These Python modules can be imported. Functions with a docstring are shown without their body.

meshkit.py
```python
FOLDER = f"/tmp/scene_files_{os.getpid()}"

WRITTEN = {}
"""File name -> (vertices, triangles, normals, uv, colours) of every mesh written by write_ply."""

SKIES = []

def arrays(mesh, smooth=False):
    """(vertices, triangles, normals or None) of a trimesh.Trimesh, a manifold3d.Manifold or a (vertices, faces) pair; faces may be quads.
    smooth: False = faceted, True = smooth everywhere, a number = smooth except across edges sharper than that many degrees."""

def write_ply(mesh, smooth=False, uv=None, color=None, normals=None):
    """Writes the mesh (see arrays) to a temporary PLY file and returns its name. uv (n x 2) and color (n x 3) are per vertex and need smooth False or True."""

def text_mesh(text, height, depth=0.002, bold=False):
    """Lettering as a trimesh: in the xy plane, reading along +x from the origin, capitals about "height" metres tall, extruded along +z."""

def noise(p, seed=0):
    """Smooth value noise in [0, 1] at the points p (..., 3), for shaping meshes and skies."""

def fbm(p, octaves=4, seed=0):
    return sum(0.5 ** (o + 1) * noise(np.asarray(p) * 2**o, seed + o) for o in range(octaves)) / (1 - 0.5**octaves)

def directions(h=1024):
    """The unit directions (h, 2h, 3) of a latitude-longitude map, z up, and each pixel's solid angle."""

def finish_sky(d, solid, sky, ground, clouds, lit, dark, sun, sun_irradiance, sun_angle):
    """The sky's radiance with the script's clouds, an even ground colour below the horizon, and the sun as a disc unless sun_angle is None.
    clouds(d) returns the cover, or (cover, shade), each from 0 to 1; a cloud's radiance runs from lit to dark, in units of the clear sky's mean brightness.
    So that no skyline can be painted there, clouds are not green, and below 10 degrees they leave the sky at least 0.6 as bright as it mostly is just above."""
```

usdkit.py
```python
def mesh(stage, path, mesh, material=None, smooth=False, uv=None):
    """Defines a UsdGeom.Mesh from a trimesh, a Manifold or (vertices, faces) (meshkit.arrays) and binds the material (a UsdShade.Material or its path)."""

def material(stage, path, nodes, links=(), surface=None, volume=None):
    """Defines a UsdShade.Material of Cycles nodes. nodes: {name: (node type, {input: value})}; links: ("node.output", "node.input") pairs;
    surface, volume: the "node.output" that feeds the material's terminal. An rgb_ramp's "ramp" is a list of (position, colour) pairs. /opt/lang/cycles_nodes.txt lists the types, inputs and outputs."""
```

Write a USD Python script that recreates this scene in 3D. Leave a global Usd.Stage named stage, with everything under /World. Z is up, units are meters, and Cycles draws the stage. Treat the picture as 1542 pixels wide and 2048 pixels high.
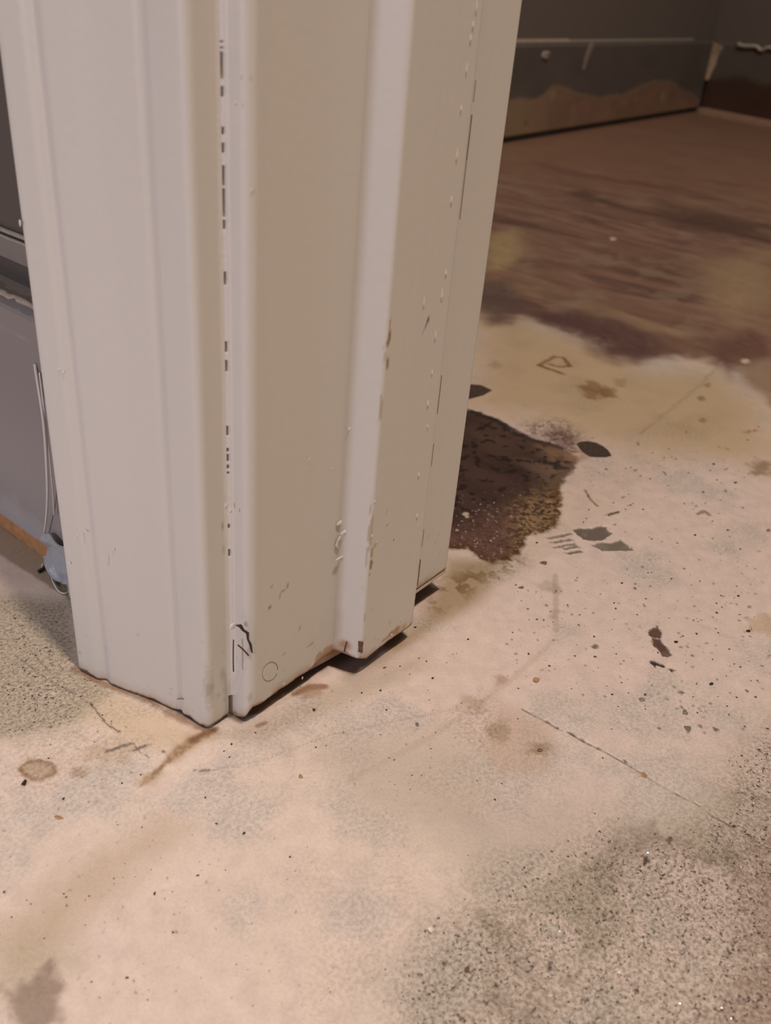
"""Worn white door frame on a stained floor, seen close to the ground."""
import math
import numpy as np
import shapely
import trimesh
import usdkit
from meshkit import fbm, noise
from pxr import Usd, UsdGeom, UsdLux, UsdShade, Gf, Sdf, Vt

stage = Usd.Stage.CreateInMemory()
UsdGeom.SetStageUpAxis(stage, UsdGeom.Tokens.z)
UsdGeom.SetStageMetersPerUnit(stage, 1.0)
W = UsdGeom.Xform.Define(stage, "/World")
UsdGeom.Scope.Define(stage, "/World/Looks")
stage.SetDefaultPrim(W.GetPrim())
RNG = np.random.default_rng(11)

# ------------------------------------------------------------------ camera
FPX = 1816.041                                   # focal length in pixels of the 1542 x 2048 frame
CAM = np.array([-0.14457, -0.17973, 0.228])
RIGHT, DOWN, FWD = (np.array(v) for v in ((0.64549, -0.76001, 0.07571), (-0.35168, -0.38375, -0.85385), (0.67799, 0.52452, -0.51499)))
cam = UsdGeom.Camera.Define(stage, "/World/camera")
HA = 24.0
cam.CreateHorizontalApertureAttr(HA)
cam.CreateVerticalApertureAttr(HA * 2048 / 1542)
cam.CreateFocalLengthAttr(HA * FPX / 1542)
cam.CreateFStopAttr(HA * FPX / 1542 / 2.0)       # a 2 mm pupil
cam.CreateFocusDistanceAttr(0.335)
cam.CreateClippingRangeAttr(Gf.Vec2f(0.01, 50))
m = np.eye(4)
m[0, :3], m[1, :3], m[2, :3], m[3, :3] = RIGHT, -DOWN, -FWD, CAM
cam.AddTransformOp().Set(Gf.Matrix4d(*map(float, m.ravel())))
cam.CreateExposureAttr(0.0)


# ------------------------------------------------------------------ light
def aim(pos, target):
    z = np.array(pos, float) - np.array(target, float)
    z /= np.linalg.norm(z)
    x = np.cross([0, 0, 1.0], z)
    x = np.array([1.0, 0, 0]) if np.linalg.norm(x) < 1e-6 else x / np.linalg.norm(x)
    t = np.eye(4)
    t[0, :3], t[1, :3], t[2, :3], t[3, :3] = x, np.cross(z, x), z, pos
    return Gf.Matrix4d(*map(float, t.ravel()))


def disk(name, pos, target, radius, power, color):
    """power: radiant flux in watts of a one-sided disk."""
    l = UsdLux.DiskLight.Define(stage, "/World/" + name)
    l.CreateRadiusAttr(radius)
    l.CreateIntensityAttr(power)
    l.CreateNormalizeAttr(True)
    l.CreateColorAttr(Gf.Vec3f(*color))
    l.AddTransformOp().Set(aim(pos, target))


dome = UsdLux.DomeLight.Define(stage, "/World/hall_ambient")
dome.CreateIntensityAttr(0.075)
dome.CreateColorAttr(Gf.Vec3f(1.0, 0.88, 0.76))
# the ceiling lamp of the hall, a work lamp standing low at the left, a second ceiling lamp further along the hall
disk("ceiling_lamp", (-0.06, -0.58, 2.38), (0.05, -0.45, 0.0), 0.07, 13.2, (1.0, 0.855, 0.73))
disk("work_lamp", (-0.80, 0.02, 0.36), (-0.66, 0.01, 0.0), 0.04, 1.08, (0.83, 0.88, 1.14))
disk("hall_lamp", (-0.32, 1.15, 2.38), (0.0, -0.1, 0.0), 0.07, 2.2, (1.0, 0.86, 0.72))


# ------------------------------------------------------------------ helpers
USED = {}


def numbered(base, parent):
    k = USED.get((parent, base), 0)
    USED[(parent, base)] = k + 1
    return base if k == 0 else f"{base}_{k:03d}"


def tag(prim, label=None, category=None, group=None, kind=None):
    for k, v in (("label", label), ("category", category), ("group", group), ("kind", kind)):
        if v:
            prim.SetCustomDataByKey(k, v)
    return prim


def thing(name, label, category, kind=None, group=None):
    path = "/World/" + numbered(name, "/World")
    return tag(UsdGeom.Xform.Define(stage, path).GetPrim(), label, category, group, kind)


def obj(name, geo, mat, parent=None, smooth=35, color=None, surf=None):
    up = "/World" if parent is None else str(parent.GetPath())
    p = usdkit.mesh(stage, up + "/" + numbered(name, up), geo, mat, smooth=smooth)
    api = UsdGeom.PrimvarsAPI(p)
    if color is not None:
        api.CreatePrimvar("albedo", Sdf.ValueTypeNames.Color3fArray, "vertex").Set(Vt.Vec3fArray.FromNumpy(np.ascontiguousarray(color, np.float32)))
    if surf is not None:
        api.CreatePrimvar("surf", Sdf.ValueTypeNames.Color3fArray, "vertex").Set(Vt.Vec3fArray.FromNumpy(np.ascontiguousarray(surf, np.float32)))
    return p.GetPrim()


def hit(p, ax, v):
    """The point where the measured sight line of photograph position p meets the plane coordinate[ax] = v."""
    p = np.atleast_2d(np.asarray(p, float))
    r = (p[:, :1] - 771) * RIGHT + (p[:, 1:] - 1024) * DOWN + FPX * FWD
    out = CAM + r * ((v - CAM[ax]) / r[:, ax])[:, None]
    return out


def F(*pts):
    return hit(pts, 2, 0.0)[:, :2]


def pix(P):
    d = np.asarray(P, float) - CAM
    w = d @ FWD
    return np.stack([771 + FPX * (d @ RIGHT) / w, 1024 + FPX * (d @ DOWN) / w], -1)


def bottom_from(poly, x, y):
    """Heights at which the vertical lines over (x, y) cross the measured lower outline of a board."""
    poly = np.asarray(poly, float)
    z = np.linspace(-0.004, 0.035, 400)
    out = np.zeros(len(x))
    for i in range(len(x)):
        q = pix(np.stack([np.full_like(z, x[i]), np.full_like(z, y[i]), z], 1))
        d = q[:, 1] - np.interp(q[:, 0], poly[:, 0], poly[:, 1])
        k = np.nonzero(np.diff(np.sign(d)))[0]
        out[i] = z[k[0]] if len(k) else np.nan
    ok = ~np.isnan(out)
    return np.interp(np.arange(len(x)), np.nonzero(ok)[0], out[ok])


def sstep(a, b, x):
    t = np.clip((x - a) / (b - a), 0, 1)
    return t * t * (3 - 2 * t)


def sd_poly(P, poly):
    """Signed distance to a closed polygon, negative inside."""
    a, b = poly, np.roll(poly, -1, 0)
    best, inside = np.full(len(P), 1e9), np.zeros(len(P), bool)
    for (ax, ay), (bx, by) in zip(a, b):
        ex, ey = bx - ax, by - ay
        t = np.clip(((P[:, 0] - ax) * ex + (P[:, 1] - ay) * ey) / (ex * ex + ey * ey + 1e-18), 0, 1)
        best = np.minimum(best, np.hypot(P[:, 0] - ax - t * ex, P[:, 1] - ay - t * ey))
        c = (ay > P[:, 1]) != (by > P[:, 1])
        inside ^= c & (P[:, 0] < (bx - ax) * (P[:, 1] - ay) / (by - ay + 1e-18) + ax)
    return np.where(inside, -best, best)


def d_line(P, line):
    """Distance to an open polyline and the position 0..1 along it."""
    best, along = np.full(len(P), 1e9), np.zeros(len(P))
    L = np.concatenate([[0], np.cumsum(np.hypot(*np.diff(line, axis=0).T))])
    for k in range(len(line) - 1):
        (ax, ay), (bx, by) = line[k], line[k + 1]
        ex, ey = bx - ax, by - ay
        t = np.clip(((P[:, 0] - ax) * ex + (P[:, 1] - ay) * ey) / (ex * ex + ey * ey + 1e-18), 0, 1)
        d = np.hypot(P[:, 0] - ax - t * ex, P[:, 1] - ay - t * ey)
        along = np.where(d < best, (L[k] + t * (L[k + 1] - L[k])) / L[-1], along)
        best = np.minimum(best, d)
    return best, along


# ------------------------------------------------------------------ materials
def mat(name, nodes, links, surface="p.BSDF"):
    return usdkit.material(stage, "/World/Looks/" + name, nodes, links, surface=surface)


def simple(name, color, rough=0.6, bump=0.0, scale=800.0, vary=0.0, spec=0.5):
    nodes = {"g": ("geometry", {}), "n": ("noise_texture", {"scale": scale, "detail": 3.0}),
             "m": ("map_range", {"from_min": 0.3, "from_max": 0.7, "to_min": 1 - vary, "to_max": 1 + vary}),
             "c": ("mix_color", {"blend_type": "multiply", "fac": 1.0, "a": color, "use_clamp": False}),
             "b": ("bump", {"strength": 1.0, "distance": bump}),
             "p": ("principled_bsdf", {"roughness": rough, "specular_ior_level": spec})}
    links = [("g.position", "n.vector"), ("n.fac", "m.value"), ("m.result", "c.b"), ("c.result", "p.base_color")]
    if bump:
        links += [("n.fac", "b.height"), ("b.normal", "p.normal")]
    return mat(name, nodes, links)


PAINT = mat("white_paint", {
    "a": ("attribute", {"attribute": "albedo"}), "g": ("geometry", {}),
    "mp": ("mapping", {"scale": (260.0, 260.0, 22.0)}), "n": ("noise_texture", {"scale": 1.0, "detail": 3.0}),
    "n2": ("noise_texture", {"scale": 380.0, "detail": 2.0}),
    "s": ("math", {"math_type": "multiply_add", "value2": 0.5}),
    "b": ("bump", {"strength": 0.5, "distance": 0.00022}),
    "p": ("principled_bsdf", {"roughness": 0.42, "specular_ior_level": 0.4})},
    [("g.position", "mp.vector"), ("mp.vector", "n.vector"), ("g.position", "n2.vector"), ("n2.fac", "s.value1"), ("n.fac", "s.value3"),
     ("s.value", "b.height"), ("b.normal", "p.normal"), ("a.color", "p.base_color")])
COATED = mat("coated_board", {
    "a": ("attribute", {"attribute": "albedo"}), "g": ("geometry", {}), "n": ("noise_texture", {"scale": 420.0, "detail": 3.0}),
    "b": ("bump", {"strength": 0.6, "distance": 0.0003}), "p": ("principled_bsdf", {"roughness": 0.55})},
    [("g.position", "n.vector"), ("n.fac", "b.height"), ("b.normal", "p.normal"), ("a.color", "p.base_color")])
FLOOR = mat("stained_coating", {
    "a": ("attribute", {"attribute": "albedo"}), "s": ("attribute", {"attribute": "surf"}), "sc": ("separate_color", {}),
    "g": ("geometry", {}),
    "n1": ("noise_texture", {"scale": 2200.0, "detail": 2.0}),
    "n2": ("noise_texture", {"scale": 900.0, "detail": 5.0, "roughness": 0.72}),
    "n3": ("noise_texture", {"scale": 260.0, "detail": 3.0, "roughness": 0.6}),
    "n4": ("noise_texture", {"scale": 760.0, "detail": 5.0, "roughness": 0.7}),
    "fine": ("map_range", {"from_min": 0.3, "from_max": 0.7, "to_min": 0.94, "to_max": 1.05}),
    "base": ("mix_color", {"blend_type": "multiply", "fac": 1.0, "use_clamp": False}),
    "mo": ("map_range", {"range_type": "smoothstep", "from_min": 0.40, "from_max": 0.62, "to_min": 0.0, "to_max": 1.0, "clamp": True}),
    "mog": ("math", {"math_type": "multiply"}),
    "mot": ("mix_color", {"blend_type": "mix"}),
    "modark": ("mix_color", {"blend_type": "multiply", "fac": 1.0, "b": (0.46, 0.415, 0.37)}),
    "w": ("math", {"math_type": "multiply_add", "value2": 0.17}),      # grit * 0.17 + n2
    "w2": ("math", {"math_type": "multiply_add", "value2": 0.42}),     # n3 * 0.42 + w
    "t": ("map_range", {"range_type": "smoothstep", "from_min": 0.935, "from_max": 1.06, "to_min": 0.0, "to_max": 0.9, "clamp": True}),
    "dark": ("mix_color", {"blend_type": "multiply", "fac": 1.0, "b": (0.30, 0.235, 0.19)}),
    "out": ("mix_color", {"blend_type": "mix"}),
    "h": ("math", {"math_type": "multiply_add", "value2": -1.2}),
    "bd": ("math", {"math_type": "multiply", "value2": 0.00045}),
    "b": ("bump", {"strength": 1.0}),
    "p": ("principled_bsdf", {"specular_ior_level": 0.5})},
    [("s.color", "sc.color"), ("g.position", "n1.vector"), ("g.position", "n2.vector"), ("g.position", "n3.vector"), ("g.position", "n4.vector"),
     ("n1.fac", "fine.value"), ("a.color", "base.a"), ("fine.result", "base.b"),
     ("n4.fac", "mo.value"), ("mo.result", "mog.value1"), ("sc.r", "mog.value2"), ("base.result", "modark.a"), ("base.result", "mot.a"), ("modark.result", "mot.b"), ("mog.value", "mot.fac"),
     ("sc.r", "w.value1"), ("n2.fac", "w.value3"), ("n3.fac", "w2.value1"), ("w.value", "w2.value3"), ("w2.value", "t.value"),
     ("base.result", "dark.a"), ("mot.result", "out.a"), ("dark.result", "out.b"), ("t.result", "out.fac"), ("out.result", "p.base_color"),
     ("t.result", "h.value1"), ("n4.fac", "h.value3"), ("h.value", "b.height"), ("sc.b", "bd.value1"), ("bd.value", "b.distance"),
     ("b.normal", "p.normal"), ("sc.g", "p.roughness")])
WALLGREY = simple("grey_wall_paint", (0.150, 0.124, 0.108), 0.6, 0.0002, 500)
WALLWHITE = simple("ceiling_paint", (0.60, 0.56, 0.50), 0.8)
CAULK = simple("white_caulk", (0.635, 0.585, 0.525), 0.42, 0.0001, 900)
GREYCAULK = simple("grey_caulk", (0.33, 0.28, 0.235), 0.5, 0.0003, 700, 0.15)
THREAD = simple("pale_caulk_thread", (0.62, 0.57, 0.53), 0.4)
RAWWOOD = simple("raw_orange_wood", (0.42, 0.20, 0.085), 0.6, 0.0003, 300, 0.2)
DARKWOOD = simple("dark_bare_wood", (0.13, 0.055, 0.03), 0.7, 0.0003, 900, 0.3)
BLACK = simple("black_dirt_and_slit_shade", (0.022, 0.016, 0.013), 0.5)
BROWN = simple("brown_dirt", (0.11, 0.06, 0.03), 0.5, 0, 800, 0.2)
GREYCHIP = simple("grey_chip", (0.17, 0.145, 0.12), 0.5, 0.0002, 1500, 0.2)
TANCHIP = simple("tan_chip", (0.36, 0.21, 0.10), 0.35, 0.0002, 1500, 0.2)
PALECHIP = simple("pale_chip", (0.74, 0.64, 0.54), 0.4, 0.0002, 1500)
PLUGWOOD = simple("dark_plug_wood", (0.058, 0.036, 0.027), 0.6, 0.0002, 500, 0.35)
PENCIL = simple("pencil_grey", (0.22, 0.19, 0.16), 0.6)
SKIN = simple("grey_paint_skin", (0.33, 0.335, 0.35), 0.38, 0.0003, 500, 0.06)


# ------------------------------------------------------------------ the floor
def grid(xs, ys):
    X, Y = np.meshgrid(xs, ys, indexing="ij")
    n, k = X.shape
    i = np.arange(n * k).reshape(n, k)
    q = np.stack([i[:-1, :-1], i[1:, :-1], i[1:, 1:], i[:-1, 1:]], -1).reshape(-1, 4)
    return np.stack([X.ravel(), Y.ravel()], 1), q


def span(a, b, s0, s1):
    """Steps growing from s0 to s1."""
    out = [a]
    while out[-1] < b:
        out.append(out[-1] + s0 + (s1 - s0) * (out[-1] - a) / (b - a))
    out = np.array(out)
    return a + (out - a) * (b - a) / (out[-1] - a)


fx0, fx1, fy0, fy1 = -0.112, 0.345, -0.192, 0.132
blocks = [(np.linspace(fx0, fx1, 881), np.linspace(fy0, fy1, 625)),
          (span(fx1, 2.02, 0.0012, 0.009), np.concatenate([np.linspace(-0.21, 0.45, 331)[:-1], span(0.45, 0.78, 0.002, 0.006)])),
          (np.linspace(0.115, fx1, 150), np.linspace(fy1, 0.30, 110)),
          (np.linspace(-0.06, 0.04, 110), np.linspace(fy1, 0.24, 100))]
near = [blocks[0][0][[0, -1]], blocks[0][1][[0, -1]]]
V, Q, n0 = [], [], 0
for xs, ys in blocks:
    v, q = grid(xs, ys)
    V.append(v); Q.append(q + n0); n0 += len(v)
for x0, x1, y0, y1 in ((-1.6, fx0, -1.8, 1.6), (fx0, 2.02, -1.8, -0.21), (fx0, fx1, -0.21, fy0), (fx0, -0.06, fy1, 1.6),
                       (-0.06, 0.04, 0.24, 1.6), (0.04, 0.115, fy1, 1.6), (0.115, fx1, 0.30, 0.78)):
    v, q = grid(np.linspace(x0, x1, 150), np.linspace(y0, y1, 150))
    V.append(v); Q.append(q + n0); n0 += len(v)
P = np.vstack(V)
Q = np.vstack(Q)
P3 = np.c_[P, np.zeros(len(P))]
Zf = np.zeros(len(P))
C = lambda *c: np.array(c, float)
n_big = fbm(P3 * 9 + 3.1, 4, 1)
n_mid = fbm(P3 * 45 + 7.7, 4, 5)
n_fin = fbm(P3 * 260, 4, 9)
n_tiny = fbm(P3 * 900, 2, 21)
PINK, CREAM, GREYISH = C(0.66, 0.530, 0.470), C(0.67, 0.545, 0.465), C(0.58, 0.51, 0.455)
col = PINK + (CREAM - PINK) * sstep(0.4, 0.65, n_big)[:, None]
col += (GREYISH - col) * (0.75 * sstep(0.50, 0.68, n_mid))[:, None]
col *= (0.90 + 0.2 * n_fin)[:, None]
grit = 0.10 + 0.30 * sstep(0.45, 0.7, n_mid)
rough = np.full(len(P), 0.40)
bump = np.full(len(P), 0.35)


def near_of(poly, pad):
    lo, hi = poly.min(0) - pad, poly.max(0) + pad
    return np.nonzero((P[:, 0] > lo[0]) & (P[:, 0] < hi[0]) & (P[:, 1] > lo[1]) & (P[:, 1] < hi[1]))[0]


def area(pts, soft, warp=0.0, nz=None, inner=None):
    """Indices and 0..1 cover of a stain with the given outline; soft and warp in metres."""
    poly = F(*pts)
    idx = near_of(poly, soft + warp + 0.002)
    nz = n_mid if nz is None else nz
    s = sd_poly(P[idx], poly) + warp * 2 * (nz[idx] - 0.5)
    return idx, sstep(soft, -soft if inner is None else -inner, s)


def stroke(pts, width, soft, warp=0.0, nz=None, taper=False):
    line = F(*pts)
    idx = near_of(line, np.max(width) + soft + warp)
    nz = n_fin if nz is None else nz
    d, t = d_line(P[idx], line)
    w = np.interp(t, np.linspace(0, 1, np.size(width)), np.atleast_1d(width))
    return idx, sstep(soft, -soft, d - w + warp * 2 * (nz[idx] - 0.5))


def tint(idx, k, c, amount=1.0):
    c = np.asarray(c, float)
    k = np.clip(k * amount, 0, 1)[:, None]
    col[idx] += (c - col[idx]) * k


# broad tone: pale drifts, greenish and tan veils
for pts, c, a, s in (
        ([(0, 1850), (120, 1760), (330, 1620), (380, 1650), (250, 1760), (120, 1880), (0, 1960)], (0.47, 0.345, 0.235), 0.55, 0.008),
        ([(0, 1880), (110, 1850), (160, 1930), (0, 2000)], (0.44, 0.36, 0.24), 0.6, 0.007),
        ([(960, 600), (1060, 640), (1300, 740), (1440, 740), (1542, 830), (1542, 930), (1260, 900), (1100, 840), (930, 810)], (0.50, 0.37, 0.225), 0.85, 0.03),
        ([(840, 1240), (900, 1120), (1010, 1120), (960, 1200), (880, 1250), (760, 1330), (700, 1350)], (0.36, 0.265, 0.16), 0.85, 0.006),
        ([(640, 1480), (900, 1460), (1000, 1560), (900, 1700), (700, 1640)], (0.52, 0.44, 0.36), 0.7, 0.012),
        ([(1000, 1420), (1090, 1440), (1110, 1540), (1000, 1560), (960, 1500)], (0.50, 0.35, 0.24), 0.5, 0.006),
        ([(160, 1360), (330, 1420), (400, 1480), (300, 1500), (150, 1430)], (0.58, 0.44, 0.29), 0.7, 0.005),
        ([(420, 1470), (520, 1440), (640, 1380), (760, 1340), (860, 1300), (840, 1340), (650, 1430), (520, 1490)], (0.47, 0.375, 0.285), 0.7, 0.005),
        ([(900, 1620), (1150, 1600), (1200, 1800), (950, 1830)], (0.49, 0.415, 0.345), 0.6, 0.01)):
    i, k = area(pts, s, s * 0.8)
    tint(i, k, c, a)

# grey speckled areas
for pts, a, s, b in (
        ([(2050, 1500), (1800, 1390), (1680, 1440), (1542, 1430), (1470, 1500), (1400, 1590), (1310, 1640), (1200, 1630), (1120, 1690), (1010, 1740), (920, 1790), (860, 1850), (800, 1950), (760, 2090), (820, 2400), (1300, 2700), (2000, 2500)], 0.82, 0.016, 1.0),
        ([(-90, 1230), (0, 1190), (140, 1210), (160, 1340), (240, 1385), (150, 1450), (0, 1480), (-120, 1500), (-190, 1380)], 0.72, 0.006, 0.8),
        ([(0, 1470), (160, 1430), (330, 1480), (280, 1580), (0, 1640)], 0.42, 0.008, 0.5),
        ([(920, 1500), (1110, 1500), (1100, 1620), (960, 1650), (820, 1560)], 0.34, 0.008, 0.4),
        ([(600, 1750), (850, 1700), (900, 2048), (640, 2048)], 0.42, 0.02, 0.4),
        ([(880, 1440), (960, 1380), (1040, 1460), (960, 1540)], 0.5, 0.008, 0.4)):
    i, k = area(pts, s, s * 0.7)
    grit[i] = np.maximum(grit[i], k * a)
    bump[i] = np.maximum(bump[i], k * b)
    rough[i] = np.minimum(rough[i], 0.40 - 0.20 * k * b)
i, k = area([(2050, 1500), (1800, 1390), (1680, 1440), (1542, 1430), (1470, 1500), (1400, 1590), (1310, 1640), (1200, 1630), (1120, 1690), (1010, 1740), (920, 1790), (860, 1850), (800, 1950), (760, 2090), (820, 2400), (1300, 2700), (2000, 2500)], 0.016, 0.012)
tint(i, k, (0.56, 0.475, 0.40), 0.6)
tint(i, k * sstep(0.5, 0.66, n_mid[i]), (0.30, 0.25, 0.17), 0.55)
tint(i, k * sstep(0.52, 0.40, n_mid[i]) * sstep(0.42, 0.55, n_big[i]), (0.40, 0.37, 0.31), 0.5)
for pts in ([(1450, 1700), (1542, 1640), (1542, 1800), (1430, 1790)], [(1180, 1690), (1300, 1660), (1400, 1720), (1330, 1800), (1240, 1790), (1180, 1740)],
            [(860, 1850), (1000, 1830), (1080, 1950), (1160, 1990), (1140, 2048), (900, 2048)], [(1480, 1520), (1542, 1490), (1542, 1600), (1480, 1600)]):
    i, k = area(pts, 0.006, 0.008, n_fin)
    tint(i, k * sstep(0.42, 0.6, n_mid[i]), (0.27, 0.215, 0.155), 0.55)
i, k = area([(-90, 1230), (0, 1190), (140, 1210), (160, 1340), (240, 1385), (150, 1450), (0, 1480), (-120, 1500), (-190, 1380)], 0.006, 0.005)
tint(i, k, (0.43, 0.37, 0.28), 0.75)
# the small grey veil at the lower left, wet and glossy
i, k = area([(0, 1985), (60, 1960), (100, 1925), (130, 1950), (120, 2000), (105, 2048), (60, 2120), (25, 2048), (20, 2005)], 0.0022, 0.003, n_fin)
tint(i, k, (0.27, 0.19, 0.145), 0.8)
rough[i] = rough[i] * (1 - k) + 0.12 * k

# a brown strip along the left skirting
i, k = area([(-420, 800), (-40, 1010), (80, 1110), (200, 1190), (200, 1240), (137, 1196), (60, 1148), (0, 1110), (-60, 1074), (-420, 862)], 0.0009, 0.0008, n_fin)
tint(i, k, (0.31, 0.235, 0.165), 0.9)

# old brown stained boards: the far field
far = [(620, 690), (760, 640), (850, 590), (900, 575), (940, 610), (985, 648), (1030, 652), (1060, 632), (1110, 650), (1170, 675), (1215, 712), (1280, 728), (1335, 718), (1390, 712), (1425, 712),
       (1450, 730), (1480, 765), (1542, 800), (1640, 860), (1800, 900), (2000, 1010), (2400, 1060), (3000, 1000), (2600, 500), (1900, 330), (1542, 243), (1400, 205), (1000, 262), (700, 318), (400, 400)]
i, k = area(far, 0.014, 0.020, n_mid)
sx, sy = P[i, 0], P[i, 1]
streak = fbm(np.stack([sx * 26 + 2.2 * n_big[i], sy * 6.5, sx * 0 + 0.3], 1), 4, 33)
fine_st = fbm(np.stack([sx * 90, sy * 22, sx * 0 + 1.7], 1), 3, 35)
b = C(0.225, 0.130, 0.094) * (0.35 + 1.3 * streak)[:, None]
b += (C(0.105, 0.058, 0.048) - b) * (0.85 * sstep(0.54, 0.66, streak))[:, None]
b += (C(0.36, 0.25, 0.155) - b) * (0.5 * sstep(0.47, 0.34, streak) * sstep(0.45, 0.6, n_big[i]))[:, None]
b *= (0.55 + 0.9 * fine_st)[:, None]
b += (C(0.30, 0.215, 0.155) - b) * (0.45 * sstep(0.52, 0.66, n_mid[i]))[:, None]
dist = np.hypot(sx - CAM[0], sy - CAM[1])
b += (C(0.27, 0.150, 0.100) - b) * (0.75 * sstep(1.0, 1.6, dist))[:, None]
tint(i, k, b)
grit[i] *= 1 - k; bump[i] *= 1 - 0.5 * k
for pts, c, a, s in (([(1060, 640), (1120, 610), (1230, 640), (1330, 680), (1330, 715), (1280, 727), (1210, 700)], (0.105, 0.056, 0.052), 0.85, 0.02),
                     ([(930, 570), (1010, 560), (1050, 600), (1020, 645), (980, 645)], (0.11, 0.075, 0.065), 0.8, 0.012),
                     ([(980, 470), (1030, 455), (1050, 500), (1010, 540), (970, 540)], (0.40, 0.30, 0.16), 0.75, 0.012),
                     ([(1400, 530), (1542, 500), (1560, 600), (1480, 650), (1420, 610)], (0.37, 0.26, 0.155), 0.7, 0.03),
                     ([(1430, 690), (1500, 660), (1542, 690), (1542, 720), (1480, 720), (1460, 760), (1440, 730)], (0.14, 0.07, 0.055), 0.8, 0.010),
                     ([(1485, 740), (1542, 715), (1560, 790), (1500, 770)], (0.33, 0.24, 0.17), 0.8, 0.008),
                     ([(1140, 375), (1190, 385), (1220, 410), (1190, 410)], (0.10, 0.06, 0.048), 0.8, 0.03),
                     ([(1330, 410), (1460, 430), (1542, 455), (1542, 480), (1430, 470), (1320, 445)], (0.095, 0.055, 0.045), 0.8, 0.04)):
    i, k = area(pts, s, s, n_mid)
    tint(i, k * (0.6 + 0.8 * n_fin[i]), c, a)

# the torn patch beside the door frame, bare to dark wood
patch = [(800, 850), (840, 812), (880, 806), (937, 820), (960, 824), (1000, 842), (1037, 867), (1075, 880), (1108, 889), (1140, 905), (1155, 922), (1150, 937), (1128, 955), (1118, 975), (1123, 1000), (1120, 1030),
         (1106, 1058), (1088, 1064), (1060, 1067), (1046, 1092), (1037, 1110), (1010, 1122), (985, 1128), (960, 1118), (935, 1096), (905, 1098), (860, 1085), (815, 1040), (770, 990), (790, 920)]
i, k = area(patch, 0.0016, 0.0030, n_fin)
g = pix(P3[i])
inner = np.clip(-sd_poly(P[i], F(*patch)) / 0.03, 0, 1)
st = fbm(np.stack([P[i, 0] * 110, P[i, 1] * 30, P[i, 0] * 0], 1), 4, 41)
gx, gy = g[:, 0], g[:, 1]
n_gr = fbm(P3[i] * 700, 3, 43)
b = C(0.060, 0.034, 0.028) * (0.45 + 1.1 * st)[:, None]
b += (C(0.19, 0.125, 0.092) - b) * (0.85 * sstep(1030, 1125, gx + 60 * (st - 0.5)) * sstep(1005, 935, gy + 40 * (n_fin[i] - 0.5)))[:, None]
b += (C(0.105, 0.060, 0.045) - b) * (0.6 * sstep(900, 1000, gx) * sstep(930, 880, gy))[:, None]
low = sstep(985, 1050, gy + 0.42 * (gx - 1000) + 70 * (n_fin[i] - 0.5))
gold = C(0.26, 0.165, 0.085) * (0.35 + 1.3 * n_gr)[:, None]
b += (gold - b) * (0.9 * low * sstep(985, 1060, gx + 50 * (n_fin[i] - 0.5)) * sstep(0.30, 0.50, n_gr + 0.2 * (n_fin[i] - 0.5)))[:, None]
plum = C(0.15, 0.078, 0.062) * (0.4 + 1.2 * n_gr)[:, None]
b += (plum - b) * (0.85 * low * sstep(1050, 985, gx + 60 * (n_fin[i] - 0.5)))[:, None]
b += (C(0.10, 0.045, 0.015) - b) * (0.8 * sstep(0.16, 0.03, inner + 0.15 * (n_gr - 0.5)) * low)[:, None]
b += (C(0.014, 0.010, 0.009) - b) * (0.8 * sstep(0.56, 0.66, n_fin[i]) * (1 - low))[:, None]
b += (C(0.55, 0.48, 0.40) - b) * (0.9 * sstep(0.79, 0.82, n_gr) * sstep(960, 1010, gy))[:, None]
tint(i, k, b)
grit[i] *= 1 - k
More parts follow.
